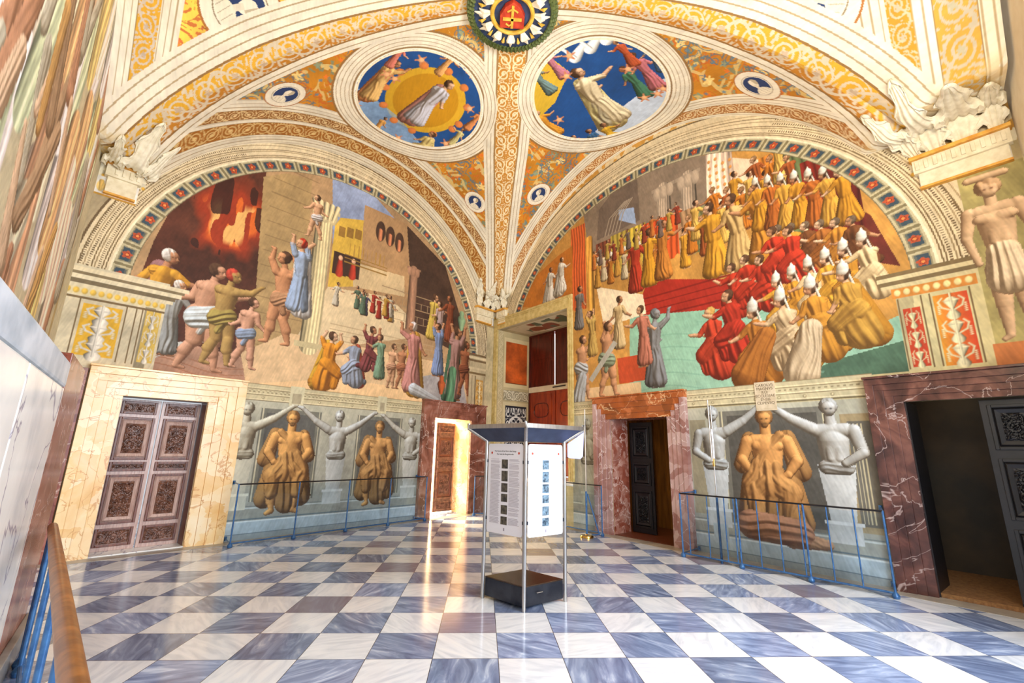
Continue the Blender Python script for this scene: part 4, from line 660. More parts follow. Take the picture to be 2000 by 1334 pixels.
    for i, m_ in enumerate(med):
        m_ = cm(m_) & ~used; lab = {(0, 0): 'small oval portrait medallion left of the roundel with the golden disc', (0, 1): 'small oval portrait medallion below the roundel with the golden disc', (1, 0): 'small oval portrait medallion below the roundel with the cream-robed figure', (1, 1): 'small oval medallion right of the roundel with the cream-robed figure', (2, 0): 'painted oval medallion on the bright gold vault panel cut by the upper left edge', (3, 0): 'painted oval medallion on the bright gold vault panel at the upper right edge'}[(k, i)]
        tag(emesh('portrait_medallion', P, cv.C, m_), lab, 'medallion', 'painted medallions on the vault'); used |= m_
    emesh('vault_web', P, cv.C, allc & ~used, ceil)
    if k == 1: P1 = P
# carved boss at the crown
bz = 8.44; bc = (.06, 1.72, bz)
boss = empty('coat_of_arms_boss', bc); tag(boss, 'round boss with green wreath and red shield at the crown of the vault', 'ceiling boss')
g_ = noise_mat('leaf_green', (62, 78, 36), (104, 112, 56), 20, .6); bl_ = noise_mat('boss_blue', (40, 52, 84), (60, 76, 110), 8, .6); wh_ = noise_mat('boss_cream', (228, 216, 190), (244, 236, 216), 8, .6); gd_ = noise_mat('boss_gold', (196, 150, 50), (236, 196, 80), 9, .45); rd_ = noise_mat('boss_red', (170, 44, 26), (206, 72, 38), 9, .6)
RB = .70; mb = MB(); mb.lathe((0, 0, 0), [(RB * .9, -.02), (RB * .9, -.07), (.01, -.07), (.01, -.02)], 48); mb.build('ground_disc', bl_, boss)
mb = MB()
for i in range(60):
    a_ = i / 60 * 2 * math.pi
    for j in range(3): r_ = RB * (.9 + .05 * j); mb.tube([(r_ * math.cos(a_), r_ * math.sin(a_), -.05), (r_ * 1.0 * math.cos(a_ + .08), r_ * math.sin(a_ + .08), -.12 + .02 * j), ((r_ + .02) * math.cos(a_ + .14), (r_ + .02) * math.sin(a_ + .14), -.06)], [.012, .03, .004], 6)
mb.tube([(RB * .95 * math.cos(i / 40 * 2 * math.pi), RB * .95 * math.sin(i / 40 * 2 * math.pi), -.05) for i in range(41)], .05, 8); mb.build('leaf_wreath', g_, boss, smooth=True)
mb = MB()
for i in range(12):
    a_ = i / 12 * 2 * math.pi
    for da, rr_ in ((0, .86), (-.12, .76), (.12, .76)): mb.tube([(RB * .5 * math.cos(a_), RB * .5 * math.sin(a_), -.08), (RB * .66 * math.cos(a_ + da * .6), RB * .66 * math.sin(a_ + da * .6), -.13), (RB * rr_ * math.cos(a_ + da), RB * rr_ * math.sin(a_ + da), -.09)], [.03, .045, .008], 6)
mb.build('acanthus_ring', wh_, boss, smooth=True)
mb = MB(); mb.tube([(RB * .46 * math.cos(i / 40 * 2 * math.pi), RB * .46 * math.sin(i / 40 * 2 * math.pi), -.1) for i in range(41)], .035, 8)
for i in range(12): a_ = (i + .5) / 12 * 2 * math.pi; mb.tube([(RB * .62 * math.cos(a_), RB * .62 * math.sin(a_), -.09), (RB * .72 * math.cos(a_), RB * .72 * math.sin(a_), -.12), (RB * .8 * math.cos(a_), RB * .8 * math.sin(a_), -.09)], [.006, .03, .004], 6)
mb.build('gilt_rim', gd_, boss, smooth=True)
mb = MB(); sh = [(-.2, .2), (.2, .2), (.2, -.02), (.12, -.17), (0, -.25), (-.12, -.17), (-.2, -.02)]; n_ = len(sh)
mb.add([(x, y, -.08) for x, y in sh] + [(x * .96, y * .96, -.16) for x, y in sh], [tuple(range(n_))] + [tuple(range(2 * n_ - 1, n_ - 1, -1))] + [(i, (i + 1) % n_, n_ + (i + 1) % n_, n_ + i) for i in range(n_)]); sh_ = mb.build('shield', rd_, boss, bevel=.01)
mb = MB(); mb.box(-.02, .02, -.2, .17, -.185, -.15); mb.box(-.15, .15, 0, .04, -.185, -.15); mb.tube([(-.08, -.1, -.17), (.0, -.16, -.18), (.08, -.1, -.17)], .014, 6); mb.tube([(-.1, .1, -.17), (-.05, .13, -.18), (.0, .1, -.17)], .014, 6); mb.build('charge', gd_, sh_)
# ================================================================== FLOOR
fm, t, b = base_mat('checkered_marble_floor', (200, 200, 200), .11)
tc = nd(t, 'ShaderNodeTexCoord'); TS = .51734
sep = nd(t, 'ShaderNodeSeparateXYZ'); t.links.new(tc.outputs['Object'], sep.inputs[0])
def mth(op, a, b_=None, c_=None):
    n = nd(t, 'ShaderNodeMath', operation=op)
    for i, v in enumerate((a, b_, c_)):
        if v is None: continue
        if isinstance(v, (int, float)): n.inputs[i].default_value = v
        else: t.links.new(v, n.inputs[i])
    return n.outputs[0]
u = mth('DIVIDE', sep.outputs[0], TS); v = mth('DIVIDE', sep.outputs[1], TS); fu = mth('FLOOR', u); fv = mth('FLOOR', v)
par = mth('FLOORED_MODULO', mth('ADD', fu, fv), 2.0); du = mth('ABSOLUTE', mth('SUBTRACT', mth('SUBTRACT', u, fu), .5)); dv = mth('ABSOLUTE', mth('SUBTRACT', mth('SUBTRACT', v, fv), .5)); edge = mth('GREATER_THAN', mth('MAXIMUM', du, dv), .4945)
cmb = nd(t, 'ShaderNodeCombineXYZ'); t.links.new(fu, cmb.inputs[0]); t.links.new(fv, cmb.inputs[1]); wn = nd(t, 'ShaderNodeTexWhiteNoise'); wn.noise_dimensions = '3D'; t.links.new(cmb.outputs[0], wn.inputs['Vector'])
sw = nd(t, 'ShaderNodeSeparateColor'); t.links.new(wn.outputs['Color'], sw.inputs[0])
# each slab gets its own veining direction
va = nd(t, 'ShaderNodeVectorRotate', rotation_type='Z_AXIS'); t.links.new(tc.outputs['Object'], va.inputs['Vector']); t.links.new(mth('MULTIPLY', sw.outputs[1], 6.28), va.inputs['Angle'])
ad = nd(t, 'ShaderNodeVectorMath', operation='ADD'); sc_ = nd(t, 'ShaderNodeVectorMath', operation='SCALE'); sc_.inputs['Scale'].default_value = 37; t.links.new(wn.outputs['Color'], sc_.inputs[0]); t.links.new(va.outputs[0], ad.inputs[0]); t.links.new(sc_.outputs[0], ad.inputs[1])
mp = nd(t, 'ShaderNodeMapping'); mp.inputs['Scale'].default_value = (2.2, 9, 1); t.links.new(ad.outputs[0], mp.inputs[0]); vn = nd(t, 'ShaderNodeTexNoise'); vn.inputs['Scale'].default_value = 1.0; vn.inputs['Detail'].default_value = 8; vn.inputs['Distortion'].default_value = 1.4; t.links.new(mp.outputs[0], vn.inputs['Vector'])
dk = ramp(t, [(.3, (92, 104, 136)), (.48, (118, 132, 164)), (.6, (142, 156, 186)), (.74, (196, 206, 222))]); t.links.new(vn.outputs[0], dk.inputs[0]); lt = ramp(t, [(.3, (196, 200, 208)), (.55, (222, 224, 228)), (.75, (232, 232, 232))]); t.links.new(vn.outputs[0], lt.inputs[0])
br = nd(t, 'ShaderNodeMix', data_type='RGBA'); br.inputs[7].default_value = srgb((134, 116, 122)); t.links.new(dk.outputs[0], br.inputs[6]); t.links.new(mth('MULTIPLY', mth('GREATER_THAN', sw.outputs[0], .8), .7), br.inputs[0])
hv_ = nd(t, 'ShaderNodeHueSaturation'); t.links.new(mth('MULTIPLY_ADD', sw.outputs[2], .55, .72), hv_.inputs['Value']); t.links.new(br.outputs[2], hv_.inputs['Color'])
mx = nd(t, 'ShaderNodeMix', data_type='RGBA'); t.links.new(par, mx.inputs[0]); t.links.new(hv_.outputs[0], mx.inputs[6]); t.links.new(lt.outputs[0], mx.inputs[7])
mx2 = nd(t, 'ShaderNodeMix', data_type='RGBA'); mx2.inputs[7].default_value = srgb((70, 66, 70)); t.links.new(edge, mx2.inputs[0]); t.links.new(mx.outputs[2], mx2.inputs[6]); t.links.new(mx2.outputs[2], b.inputs['Base Color'])
rn = nd(t, 'ShaderNodeTexNoise'); rn.inputs['Scale'].default_value = 1.3; t.links.new(tc.outputs['Object'], rn.inputs['Vector']); t.links.new(mth('MULTIPLY_ADD', rn.outputs[0], .12, .08), b.inputs['Roughness'])
bp = nd(t, 'ShaderNodeBump'); bp.inputs['Strength'].default_value = .05; bp.inputs['Distance'].default_value = .01; t.links.new(rn.outputs[0], bp.inputs['Height']); t.links.new(bp.outputs[0], b.inputs['Normal'])
mb = MB(); pts = [WL(-.4, 0) , WL(11, 0, -1.2), Vector((-9, -8, 0)), Vector((12, -8, 0)), WR(12.5, 0, -3)]
pts = [(-10, -8.5, 0), (13, -8.5, 0), (13, 0, 0), (1.5, 13.5, 0), (-3.5, 13.5, 0), (-10, 5, 0)]
mb.add([(x, y, 0) for x, y, _ in pts] + [(x, y, -.15) for x, y, _ in pts], [tuple(range(6)), tuple(range(11, 5, -1))] + [(i, 6 + i, 6 + (i + 1) % 6, (i + 1) % 6) for i in range(6)]); tag(mb.build('floor', fm), kind='structure')
mb = MB(); mb.wbox(WL, .0, 9.0, 0, .004, 0.0, .30); tag(mb.build('trim_1', M['stone']), kind='structure')
mb = MB(); mb.wbox(WR, .3, 10.5, 0, .004, 0.0, .30); tag(mb.build('trim_2', M['stone']), kind='structure')

# ================================================================== CORBELS under the ribs, with acanthus leaves
leafm = noise_mat('leaf_plaster', (222, 212, 184), (242, 234, 210), 14, .7); corbm = noise_mat('corbel_plaster', (220, 206, 172), (238, 228, 200), 10, .7); giltm = noise_mat('corbel_gilding', (206, 140, 44), (230, 176, 76), 12, .5)
def vzp(x, y):
    for k in range(4):
        A, B = WEBS[k][:2]; Mk = (A + B) / 2; u = Mk - OV; v = (B - A) / 2; det = u.x * v.y - u.y * v.x; dx, dy = x - OV.x, y - OV.y; a = (dx * v.y - dy * v.x) / det; b = (u.x * dy - u.y * dx) / det
        if a > 0 and abs(b) <= a + 1e-6 and a <= 1.0: return float(vz(k, a, b))
    return 5.97
def leaf(root, Mx, base, out, length, w_, zb):
    """acanthus leaf clinging to the vault surface, its scalloped tip curling away"""
    base, out = Vector(base), Vector(out).normalized(); side = Vector((out.y, -out.x, 0)); nu, nv = 44, 30; vs = []; fs = []
    for j in range(nv + 1):
        v = j / nv; prof = (math.sin(math.pi * min(1, v * .9 + .1)) ** .55) * (1 - .3 * v)
        for i in range(nu + 1):
            u = i / nu * 2 - 1; lob = 1 - .48 * (abs(math.sin(v * math.pi * 4.0 + .4)) ** 1.6) * abs(u) ** 1.6 - .12 * abs(math.sin(v * math.pi * 14)) * abs(u) ** 2
            x = u * w_ * .5 * prof * lob; y = .10 * min(1, v / .35) + (length - .10) * max(0, v - .35) / .65; y += .04 * math.sin(math.pi * v) * (1 - u * u) + .012 * math.cos(u * math.pi * 5); p = base + side * x + out * y
            zt = vzp(p.x, p.y) - .035; z = zb + (zt - zb) * min(1, v / .35) if v < .35 else zt - .05 * math.sin(math.pi * v) * (1 - u * u) - .10 * max(0, v - .75) * 2; z -= .10 * abs(u) ** 1.5 * min(1, v * 3) * (v < .5)
            vs.append((p.x, p.y, z + .01 * math.cos(u * math.pi * 5)))
    n = nu + 1
    for j in range(nv):
        for i in range(nu): fs.append((j * n + i, j * n + i + 1, (j + 1) * n + i + 1, (j + 1) * n + i))
    o = MB().add(vs, fs).build('acanthus_leaf', leafm, root, M=Mx, smooth=True); md = o.modifiers.new('thickness', 'SOLIDIFY'); md.thickness = .015
def corbel(W, a0, a1, z0, z1, lab, leaves, proj=.10):
    root = empty('corbel', W((a0 + a1) / 2, (z0 + z1) / 2, 0)); tag(root, lab, 'corbel', 'painted and moulded corbels'); Mx = Matrix.Translation(-root.location); h = z1 - z0
    MB().wbox(W, a0, a1, z1 - .05, z1, .002, proj + .05).build('top_moulding', giltm, root, M=Mx, bevel=.008)
    b_ = MB(); b_.wbox(W, a0 + .02, a1 - .02, z1 - .24, z1 - .05, .002, proj); k = a0 + .05
    while k < a1 - .08: b_.wbox(W, k, k + .04, z1 - .2, z1 - .08, proj, proj + .02); k += .09
    b_.build('dentil_block', corbm, root, M=Mx, bevel=.004)
    MB().wbox(W, a0 + .06, a1 - .06, z0 + .03, z1 - .24, .002, proj * .6).build('frieze_block', corbm, root, M=Mx, bevel=.004); MB().wbox(W, a0 + .05, a1 - .05, z0, z0 + .03, .002, proj * .75).build('lower_fillet', giltm, root, M=Mx, bevel=.004)
    for (p, o_, ln, ww) in leaves: leaf(root, Mx, p, o_, ln, ww, z1 + .005)
corbel(WR, 9.58, 10.54, 5.14, 5.60, 'long bracket-like corbel with leaves at the upper right, above the painted standing figure', [(WR(9.66, 0, .05), NR - DR * .9, .62, .40), (WR(9.86, 0, .06), NR - DR * .25, .85, .55), (WR(10.14, 0, .06), NR, .95, .62), (WR(10.42, 0, .06), NR + DR * .05, .62, .34)])
corbel(WL, 8.44, 8.93, 5.40, 5.93, 'corbel with curling leaves at the upper left, above the arch of the left fresco', [(WL(8.50, 0, .05), NL - DL * .9, .55, .36), (WL(8.68, 0, .06), NL - DL * .3, .85, .52), (WL(8.86, 0, .06), NL, .70, .36)])
corbel(WR, .16, .60, 5.15, 5.60, 'small corbel at the right side of the far corner, under the central rib', [(WR(.50, 0, .06), NR + DR * .9, .40, .24), (WR(.30, 0, .10), NR + DR * .3, .60, .34)])
corbel(WL, .16, .86, 5.15, 5.60, 'small corbel at the left side of the far corner, under the central rib', [(WL(.72, 0, .06), NL + DL * .9, .40, .26), (WL(.46, 0, .08), NL + DL * .35, .60, .34), (WL(.22, 0, .10), NL + DL * .05, .66, .34)])
# ================================================================== MARBLE DOORWAYS
def surround(W, s0, s1, zt, so0, so1, zo, mat, name, lab, cat='door surround', steps=4, proj=.11, lmat=None, fillet=None):
    """stepped marble architrave round an opening, built from nested U-shaped mouldings"""
    root = empty(name, W((s0 + s1) / 2, 0, 0)); tag(root, lab, cat, 'marble door surrounds'); inv = root.matrix_basis.to_translation()
    jl, jr, li, fl = MB(), MB(), MB(), MB()
    for i in range(steps):
        f0, f1 = i / steps, (i + 1) / steps; o = proj * (.35 + .65 * (i + 1) / steps)
        a0, a1 = s0 - (s0 - so0) * f0, s0 - (s0 - so0) * f1; b0, b1 = s1 + (so1 - s1) * f0, s1 + (so1 - s1) * f1; z0, z1 = zt + (zo - zt) * f0, zt + (zo - zt) * f1
        jl.wbox(W, a1, a0, 0, z0, .001, o); jr.wbox(W, b0, b1, 0, z0, .001, o); li.wbox(W, a1, b1, z0, z1, .001, o)
        if i < steps - 1: fl.wbox(W, a1 - .014, a1 + .001, 0, z1, .001, o + .012); fl.wbox(W, b1 - .001, b1 + .014, 0, z1, .001, o + .012); fl.wbox(W, a1, b1, z1 - .001, z1 + .014, .001, o + .012)
    li.wbox(W, so0 - .012, so1 + .012, zo, zo + .03, .001, proj + .035)
    Mx = Matrix.Translation(-inv)
    for b_, n, m_ in ((jl, 'jamb', mat), (jr, 'jamb', mat), (li, 'lintel', lmat or mat), (fl, 'fillet', fillet or mat)): b_.build(n, m_, root, M=Mx, bevel=.004)
    return root, Mx
def reveal(root, Mx, W, s0, s1, zt, dep, mat, mat2=None):
    a = MB().wbox(W, s0 - .12, s0, 0, zt, -dep, .0); b_ = MB().wbox(W, s1, s1 + .12, 0, zt, -dep, .0); c = MB().wbox(W, s0 - .12, s1 + .12, zt, zt + .12, -dep, .0)
    a.build('reveal', mat, root, M=Mx); b_.build('reveal', mat2 or mat, root, M=Mx); c.build('soffit', mat, root, M=Mx)
def carving(name, W, s0, s1, z0, z1, o, mat, parent, Mx, depth=.022, n=46, seed=0):
    w_, h = abs(s1 - s0), z1 - z0; nx = max(24, int(n * w_ / max(w_, h) * 1.6)); ny = max(24, int(n * h / max(w_, h) * 1.6)); u = np.linspace(-1, 1, nx); v = np.linspace(0, 1, ny); U, V = np.meshgrid(u, v)
    au = np.abs(U) * w_ / 2; vz_ = V * h; per = min(w_ / 2, h) ; s_, f_ = spiral(vz_ / per * 2 + seed, au / (w_ / 2) * 2 - 1, turns=1.5, thick=.5)
    if w_ > h * 1.4: s_, f_ = spiral(au / per * 1.4 + seed, V * 2 - 1, turns=1.5, thick=.5)
    hgt = s_ * .7 + f_ * 1.0 + .35 * (vnoise(au * 60 + seed, vz_ * 60) > .55) + .6 * (np.hypot(U * w_ / 2, (V - .5) * h) < .06 * min(1, h * 3)); hgt *= np.clip((1 - np.abs(U)) * 8, 0, 1) * np.clip(np.minimum(V, 1 - V) * 12, 0, 1)
    vs = [tuple(W(s0 + (U[j, i] + 1) / 2 * (s1 - s0), z0 + V[j, i] * h, o + hgt[j, i] * depth)) for j in range(ny) for i in range(nx)]
    fs = [(j * nx + i, j * nx + i + 1, (j + 1) * nx + i + 1, (j + 1) * nx + i) for j in range(ny - 1) for i in range(nx - 1)]
    b_ = MB(); b_.add(vs, fs); return b_.build(name, mat, parent, M=Mx, smooth=True)
def leafpanel(W, s0, s1, z0, z1, o, root, Mx, deep=True, mats=('walnut', 'rail', 'carved')):
    q = MB(); m_ = .035
    for k, (a, h_) in enumerate(((0, .022), (.022, .034))): a0 = a
    q.wbox(W, s0, s0 + m_, z0, z1, o, o + .022); q.wbox(W, s1 - m_, s1, z0, z1, o, o + .022); q.wbox(W, s0 + m_, s1 - m_, z0, z0 + m_, o, o + .022); q.wbox(W, s0 + m_, s1 - m_, z1 - m_, z1, o, o + .022)
    p = q.build('panel', M[mats[0]], root, M=Mx, bevel=.006)
    a = m_ + .004
    if deep:
        r = MB(); a1 = .10
        vs = []; 
        for (d_, oo) in ((a, .006), (a + .02, .026), (a1, .012)): vs += [W(s0 + d_, z0 + d_, o + oo), W(s1 - d_, z0 + d_, o + oo), W(s1 - d_, z1 - d_, o + oo), W(s0 + d_, z1 - d_, o + oo)]
        r.add(vs, [(i + 4 * j, (i + 1) % 4 + 4 * j, (i + 1) % 4 + 4 * (j + 1), i + 4 * (j + 1)) for j in range(2) for i in range(4)]); r.build('moulding', M[mats[1]], p, M=Mx if False else None) if False else None
        mo = r.build('moulding', M[mats[1]], None, M=Mx); mo.parent = p; a = a1
    c = carving('carving', W, s0 + a, s1 - a, z0 + a, z1 - a, o + .004, M[mats[2]], None, Mx, seed=rnd.random() * 4); c.parent = p
    return p
# door 1: closed carved double door in yellow breccia
r1, Mx = surround(WL, 6.97, 8.10, 2.30, 6.42, 8.54, 2.70, M['yellow'], 'door_surround', 'pale yellow veined marble surround of the closed carved double door, far left', fillet=M['amber'])
reveal(r1, Mx, WL, 6.97, 8.10, 2.30, .34, M['walnut'])
d = empty('door_1', WL(7.53, 0, -.3)); tag(d, kind='structure'); Mx = Matrix.Translation(-d.location)
for s0, s1 in ((6.98, 7.525), (7.545, 8.09)):
    b_ = MB(); b_.wbox(WL, s0, s1, .02, 2.28, -.34, -.30); lf = b_.build('door_leaf', M['rail'], d, M=Mx, bevel=.004)
    for z0, z1, dp in ((2.05, 2.25, 0), (1.34, 2.0, 1), (1.17, 1.31, 0), (.40, 1.12, 1), (.08, .34, 0)):
        p = leafpanel(WL, s0 + .045, s1 - .045, z0, z1, -.30, lf, Mx, deep=bool(dp))
MB().wbox(WL, 6.97, 8.1, 0, .02, -.34, .04).build('threshold', M['white'], d, M=Mx)
# door 2: open doorway with a lit room beyond
r2, Mx = surround(WL, .85, 2.07, 2.36, .35, 2.47, 2.76, M['brown'], 'door_surround', 'brown marble surround of the brightly lit open doorway beside the far corner')
reveal(r2, Mx, WL, .85, 2.07, 2.36, .58, M['yellow'], M['brown'])
d = empty('door_2', WL(.8, 0, -.62)); tag(d, kind='structure'); Mx = Matrix.Translation(-d.location)
lf = MB().wbox(WL, .80, 1.46, .02, 2.30, -.66, -.62).build('door_leaf', M['carved'], d, M=Mx, bevel=.004)
for z0, z1 in ((2.02, 2.24), (1.36, 1.94), (1.12, 1.30), (.34, 1.06), (.06, .28)): leafpanel(WL, .86, 1.40, z0, z1, -.62, lf, Mx, deep=z1 - z0 > .4, mats=('carved', 'walnut', 'carved'))
rm = MB(); rm.wbox(WL, -.5, 3.6, 0, 3.0, -3.3, -3.2); rm.wbox(WL, -.6, -.5, 0, 3.0, -3.3, -.6); rm.wbox(WL, 3.6, 3.7, 0, 3.0, -3.3, -.05); rm.wbox(WL, -.6, 3.7, 3.0, 3.1, -3.3, -.05); rm.wbox(WL, 2.2, 3.6, 0, 3.0, -.10, -.05); tag(rm.build('wall_passage', noise_mat('cream_wall', (240, 226, 196), (250, 240, 216), 2, .7)), kind='structure')
area('passage_light', WL(1.7, 2.85, -1.7), WL(1.9, 0, -1.8), 1.2, 1.2, 700, (1.0, .84, .6)); area('passage_light', WL(3.0, 1.6, -1.2), WL(2.0, 1.2, -3.2), .8, 1.4, 800, (1.0, .92, .8))
tag(MB().wbox(WL, 2.25, 2.45, 1.25, 1.55, -3.19, -3.17).build('wall_notice', base_mat('yellow_notice', (236, 214, 40), .5)[0]), 'small yellow notice on the pale wall inside the lit doorway', 'sign')
# door 3
r3, Mx = surround(WR, 4.21, 5.57, 2.28, 3.80, 5.98, 2.73, M['pinkjamb'], 'door_surround', 'pink-grey marble surround with rusty orange lintel, right of the information stand', lmat=M['rust'])
reveal(r3, Mx, WR, 4.21, 5.57, 2.28, .55, M['red'])
d = empty('door_3', WR(4.25, 0, -.6)); tag(d, kind='structure'); Mx = Matrix.Translation(-d.location)
lf = MB().wbox(WR, 4.22, 4.78, .02, 2.24, -.64, -.60).build('door_leaf', M['ebony'], d, M=Mx, bevel=.004)
for z0, z1 in ((1.5, 2.15), (.95, 1.4), (.12, .85)): leafpanel(WR, 4.28, 4.72, z0, z1, -.60, lf, Mx, deep=z1 - z0 > .4, mats=('ebony', 'ebony', 'ebony'))
rm = MB(); rm.wbox(WR, 3.6, 7.4, 0, 2.8, -1.65, -1.6); rm.wbox(WR, 3.6, 3.7, 0, 2.8, -1.6, -.6); rm.wbox(WR, 7.3, 7.4, 0, 2.8, -1.6, -.05); rm.wbox(WR, 3.6, 7.4, 2.8, 2.9, -1.65, -.05)
for k in range(12): rm.wbox(WR, 3.9 + k * .27, 3.91 + k * .27, .3, 2.6, -1.6, -1.585)
tag(rm.build('wall_lobby', M['ochrewood']), kind='structure'); area('lobby_light', WR(6.1, 2.6, -.9), WR(5.6, .8, -1.6), .3, .3, 7, (1.0, .75, .4))
MBf = MB(); MBf.wbox(WR, 3.7, 7.3, .001, .012, -1.6, -.02); tag(MBf.build('trim_3', M['walnut']), kind='structure')
# door 4
r4, Mx = surround(WR, 9.05, 10.40, 2.32, 8.67, 10.56, 2.64, M['dark'], 'door_surround', 'dark purple-brown marble surround of the large dark doorway at the right edge')
d = empty('door_4', WR(9.9, 0, -.3)); tag(d, kind='structure'); Mx = Matrix.Translation(-d.location)
lf = MB().wbox(WR, 9.72, 10.40, .02, 2.3, -.12, -.07).build('door_leaf', M['ebony'], d, M=Mx, bevel=.004)
for z0, z1 in ((1.72, 2.24), (.95, 1.62), (.12, .85)): leafpanel(WR, 9.78, 10.36, z0, z1, -.07, lf, Mx, mats=('ebony', 'ebony', 'ebony'))
MB().wbox(WR, 9.02, 9.06, 0, 2.32, -.6, 0).build('door_post', M['ebony'], d, M=Mx)
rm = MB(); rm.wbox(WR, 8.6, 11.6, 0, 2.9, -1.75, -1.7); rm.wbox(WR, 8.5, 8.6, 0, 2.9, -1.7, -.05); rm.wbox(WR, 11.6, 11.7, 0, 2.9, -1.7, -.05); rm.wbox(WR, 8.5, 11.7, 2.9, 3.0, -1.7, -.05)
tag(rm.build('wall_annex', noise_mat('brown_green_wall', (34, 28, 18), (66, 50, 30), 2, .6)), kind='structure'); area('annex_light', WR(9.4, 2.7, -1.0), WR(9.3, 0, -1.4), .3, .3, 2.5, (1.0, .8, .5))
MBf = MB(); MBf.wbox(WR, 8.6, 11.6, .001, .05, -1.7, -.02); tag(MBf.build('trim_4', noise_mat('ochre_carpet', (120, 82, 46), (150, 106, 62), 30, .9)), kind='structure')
# ================================================================== WINDOW RECESS
win = empty('window_1', WR(1.6, 1, -1.1)); tag(win, kind='structure'); Mx = Matrix.Translation(-win.location)
D_ = 1.22
fr = MB(); fr.wbox(WR, 3.0, 3.16, .95, 5.36, .001, .05); fr.wbox(WR, .02, 3.0, 5.03, 5.36, .001, .05); fr.wbox(WR, .02, .18, .95, 5.03, .001, .05)
for k in (.04, .09): fr.wbox(WR, 3.0 + k, 3.02 + k, .95, 5.36 - k, .05, .065); fr.wbox(WR, .02, 3.0 + k, 5.34 - k, 5.36 - k, .05, .065)
fr.build('window_frame', noise_mat('gilt_stone', (190, 164, 96), (216, 194, 132), 10, .5), win, M=Mx, bevel=.004)
# painted reveal: x = depth 0..D_, y = height
RV = Canvas(np.arange(0, D_ + .01, .008), np.arange(.95, 5.04, .008), (196, 178, 134)); RV.C *= (.86 + .2 * RV.noise(f=(3, 9)))[..., None]
RV.rect(.02, .2, .95, 5.03, (176, 160, 120)); s_, f_ = spiral(RV.Y / .16 * 2, (RV.X - .11) / .08); RV.mask((np.abs(RV.X - .11) < .08) & s_, (216, 200, 160)); RV.rect(.24, 1.2, 3.38, 4.86, (214, 196, 150))
RV.rect(.30, 1.12, 3.50, 4.74, (186, 84, 30), tex=.3); RV.rect(.30, 1.12, 3.50, 3.52, (110, 60, 30)); RV.rect(.24, 1.18, 3.0, 3.3, (150, 140, 112)); s_, f_ = spiral(RV.X / .3 * 2, (RV.Y - 3.15) / .15); RV.mask((np.abs(RV.Y - 3.15) < .14) & (RV.X > .24) & s_, (216, 208, 180))
RV.rect(.24, 1.2, .95, 2.96, (206, 192, 150)); RV.rect(.32, 1.12, 1.6, 2.86, (30, 30, 40)); ax = np.abs(RV.X - .72); s_, f_ = spiral(ax / .2 * 2, ((RV.Y / .42) % 1) * 2 - 1, turns=1.6); RV.mask((ax < .38) & (RV.Y > 1.65) & (RV.Y < 2.8) & (s_ | f_), (216, 214, 206))
rr_ = np.hypot(RV.X - .72, RV.Y - 2.3); RV.mask((np.abs(rr_ - .25) < .025), (220, 218, 210)); RV.mask(rr_ < .1, (220, 218, 210))
P = np.zeros(RV.X.shape + (3,)); p0 = WR(.18, 0, 0); P[..., 0] = p0.x - NR.x * RV.X; P[..., 1] = p0.y - NR.y * RV.X; P[..., 2] = RV.Y
o = emesh('painted_reveal', P, RV.C, np.ones((RV.X.shape[0] - 1, RV.X.shape[1] - 1), bool), win); o.data.transform(Mx)
SF = Canvas(np.arange(.18, 3.01, .012), np.arange(0, D_ + .01, .012), (186, 170, 130)); SF.C *= (.8 + .3 * SF.noise(f=(3, 9)))[..., None]; SF.rect(.4, 2.8, .15, 1.05, (206, 192, 156)); SF.mask((vnoise(SF.X * 3, SF.Y * 4) > .5) & (np.abs(SF.X - 1.6) < .9) & (np.abs(SF.Y - .6) < .38), (140, 74, 44)); SF.mask((vnoise(SF.X * 5 + 4, SF.Y * 6) > .62) & (np.abs(SF.X - 1.6) < .9) & (np.abs(SF.Y - .6) < .38), (96, 100, 70))
P = np.zeros(SF.X.shape + (3,)); p0 = WR(0, 0, 0); P[..., 0] = p0.x + DR.x * SF.X - NR.x * SF.Y; P[..., 1] = p0.y + DR.y * SF.X - NR.y * SF.Y; P[..., 2] = 5.03
o = emesh('painted_soffit', P, SF.C, np.ones((SF.X.shape[0] - 1, SF.X.shape[1] - 1), bool), win); o.data.transform(Mx)
MB().wbox(WR, 3.0, 3.1, .95, 5.1, -D_ - .1, -.0).build('reveal', M['plaster'], win, M=Mx); MB().wbox(WR, .1, 3.1, .85, .95, -D_ - .1, .02).build('window_sill', M['white'], win, M=Mx, bevel=.01)
for s0, s1 in ((.20, 1.253), (1.289, 2.34), (2.36, 2.99)):
    b_ = MB().wbox(WR, s0, s1, 3.42, 5.02, -D_ - .03, -D_).build('shutter', M['redwood'], win, M=Mx, bevel=.005)
    for z0, z1 in ((3.52, 4.15), (4.25, 4.92)): q = MB(); q.wbox(WR, s0 + .1, s1 - .1, z0, z1, -D_, -D_ + .012); pp = q.build('panel', M['redwood'], None, M=Mx, bevel=.006); pp.parent = b_
    b_ = MB().wbox(WR, s0, s1, .97, 3.3, -D_ - .03, -D_).build('lower_shutter', M['mahogany'], win, M=Mx, bevel=.005)
    for z0, z1 in ((2.3, 3.2), (1.1, 2.2)):
        q = MB(); q.wbox(WR, s0 + .1, s1 - .1, z0, z1, -D_, -D_ + .012); pp = q.build('panel', M['mahogany'], None, M=Mx, bevel=.006); pp.parent = b_
        cs, cz = (s0 + s1) / 2, (z0 + z1) / 2; q = MB(); q.tube([WR(cs + .28 * math.copysign(abs(math.cos(a * math.pi / 16)) ** .6, math.cos(a * math.pi / 16)) * (s1 - s0), cz + .2 * math.copysign(abs(math.sin(a * math.pi / 16)) ** .6, math.sin(a * math.pi / 16)), -D_ + .016) for a in range(33)], .014, 6); pp = q.build('oval_moulding', M['redwood'], None, M=Mx, smooth=True); pp.parent = b_
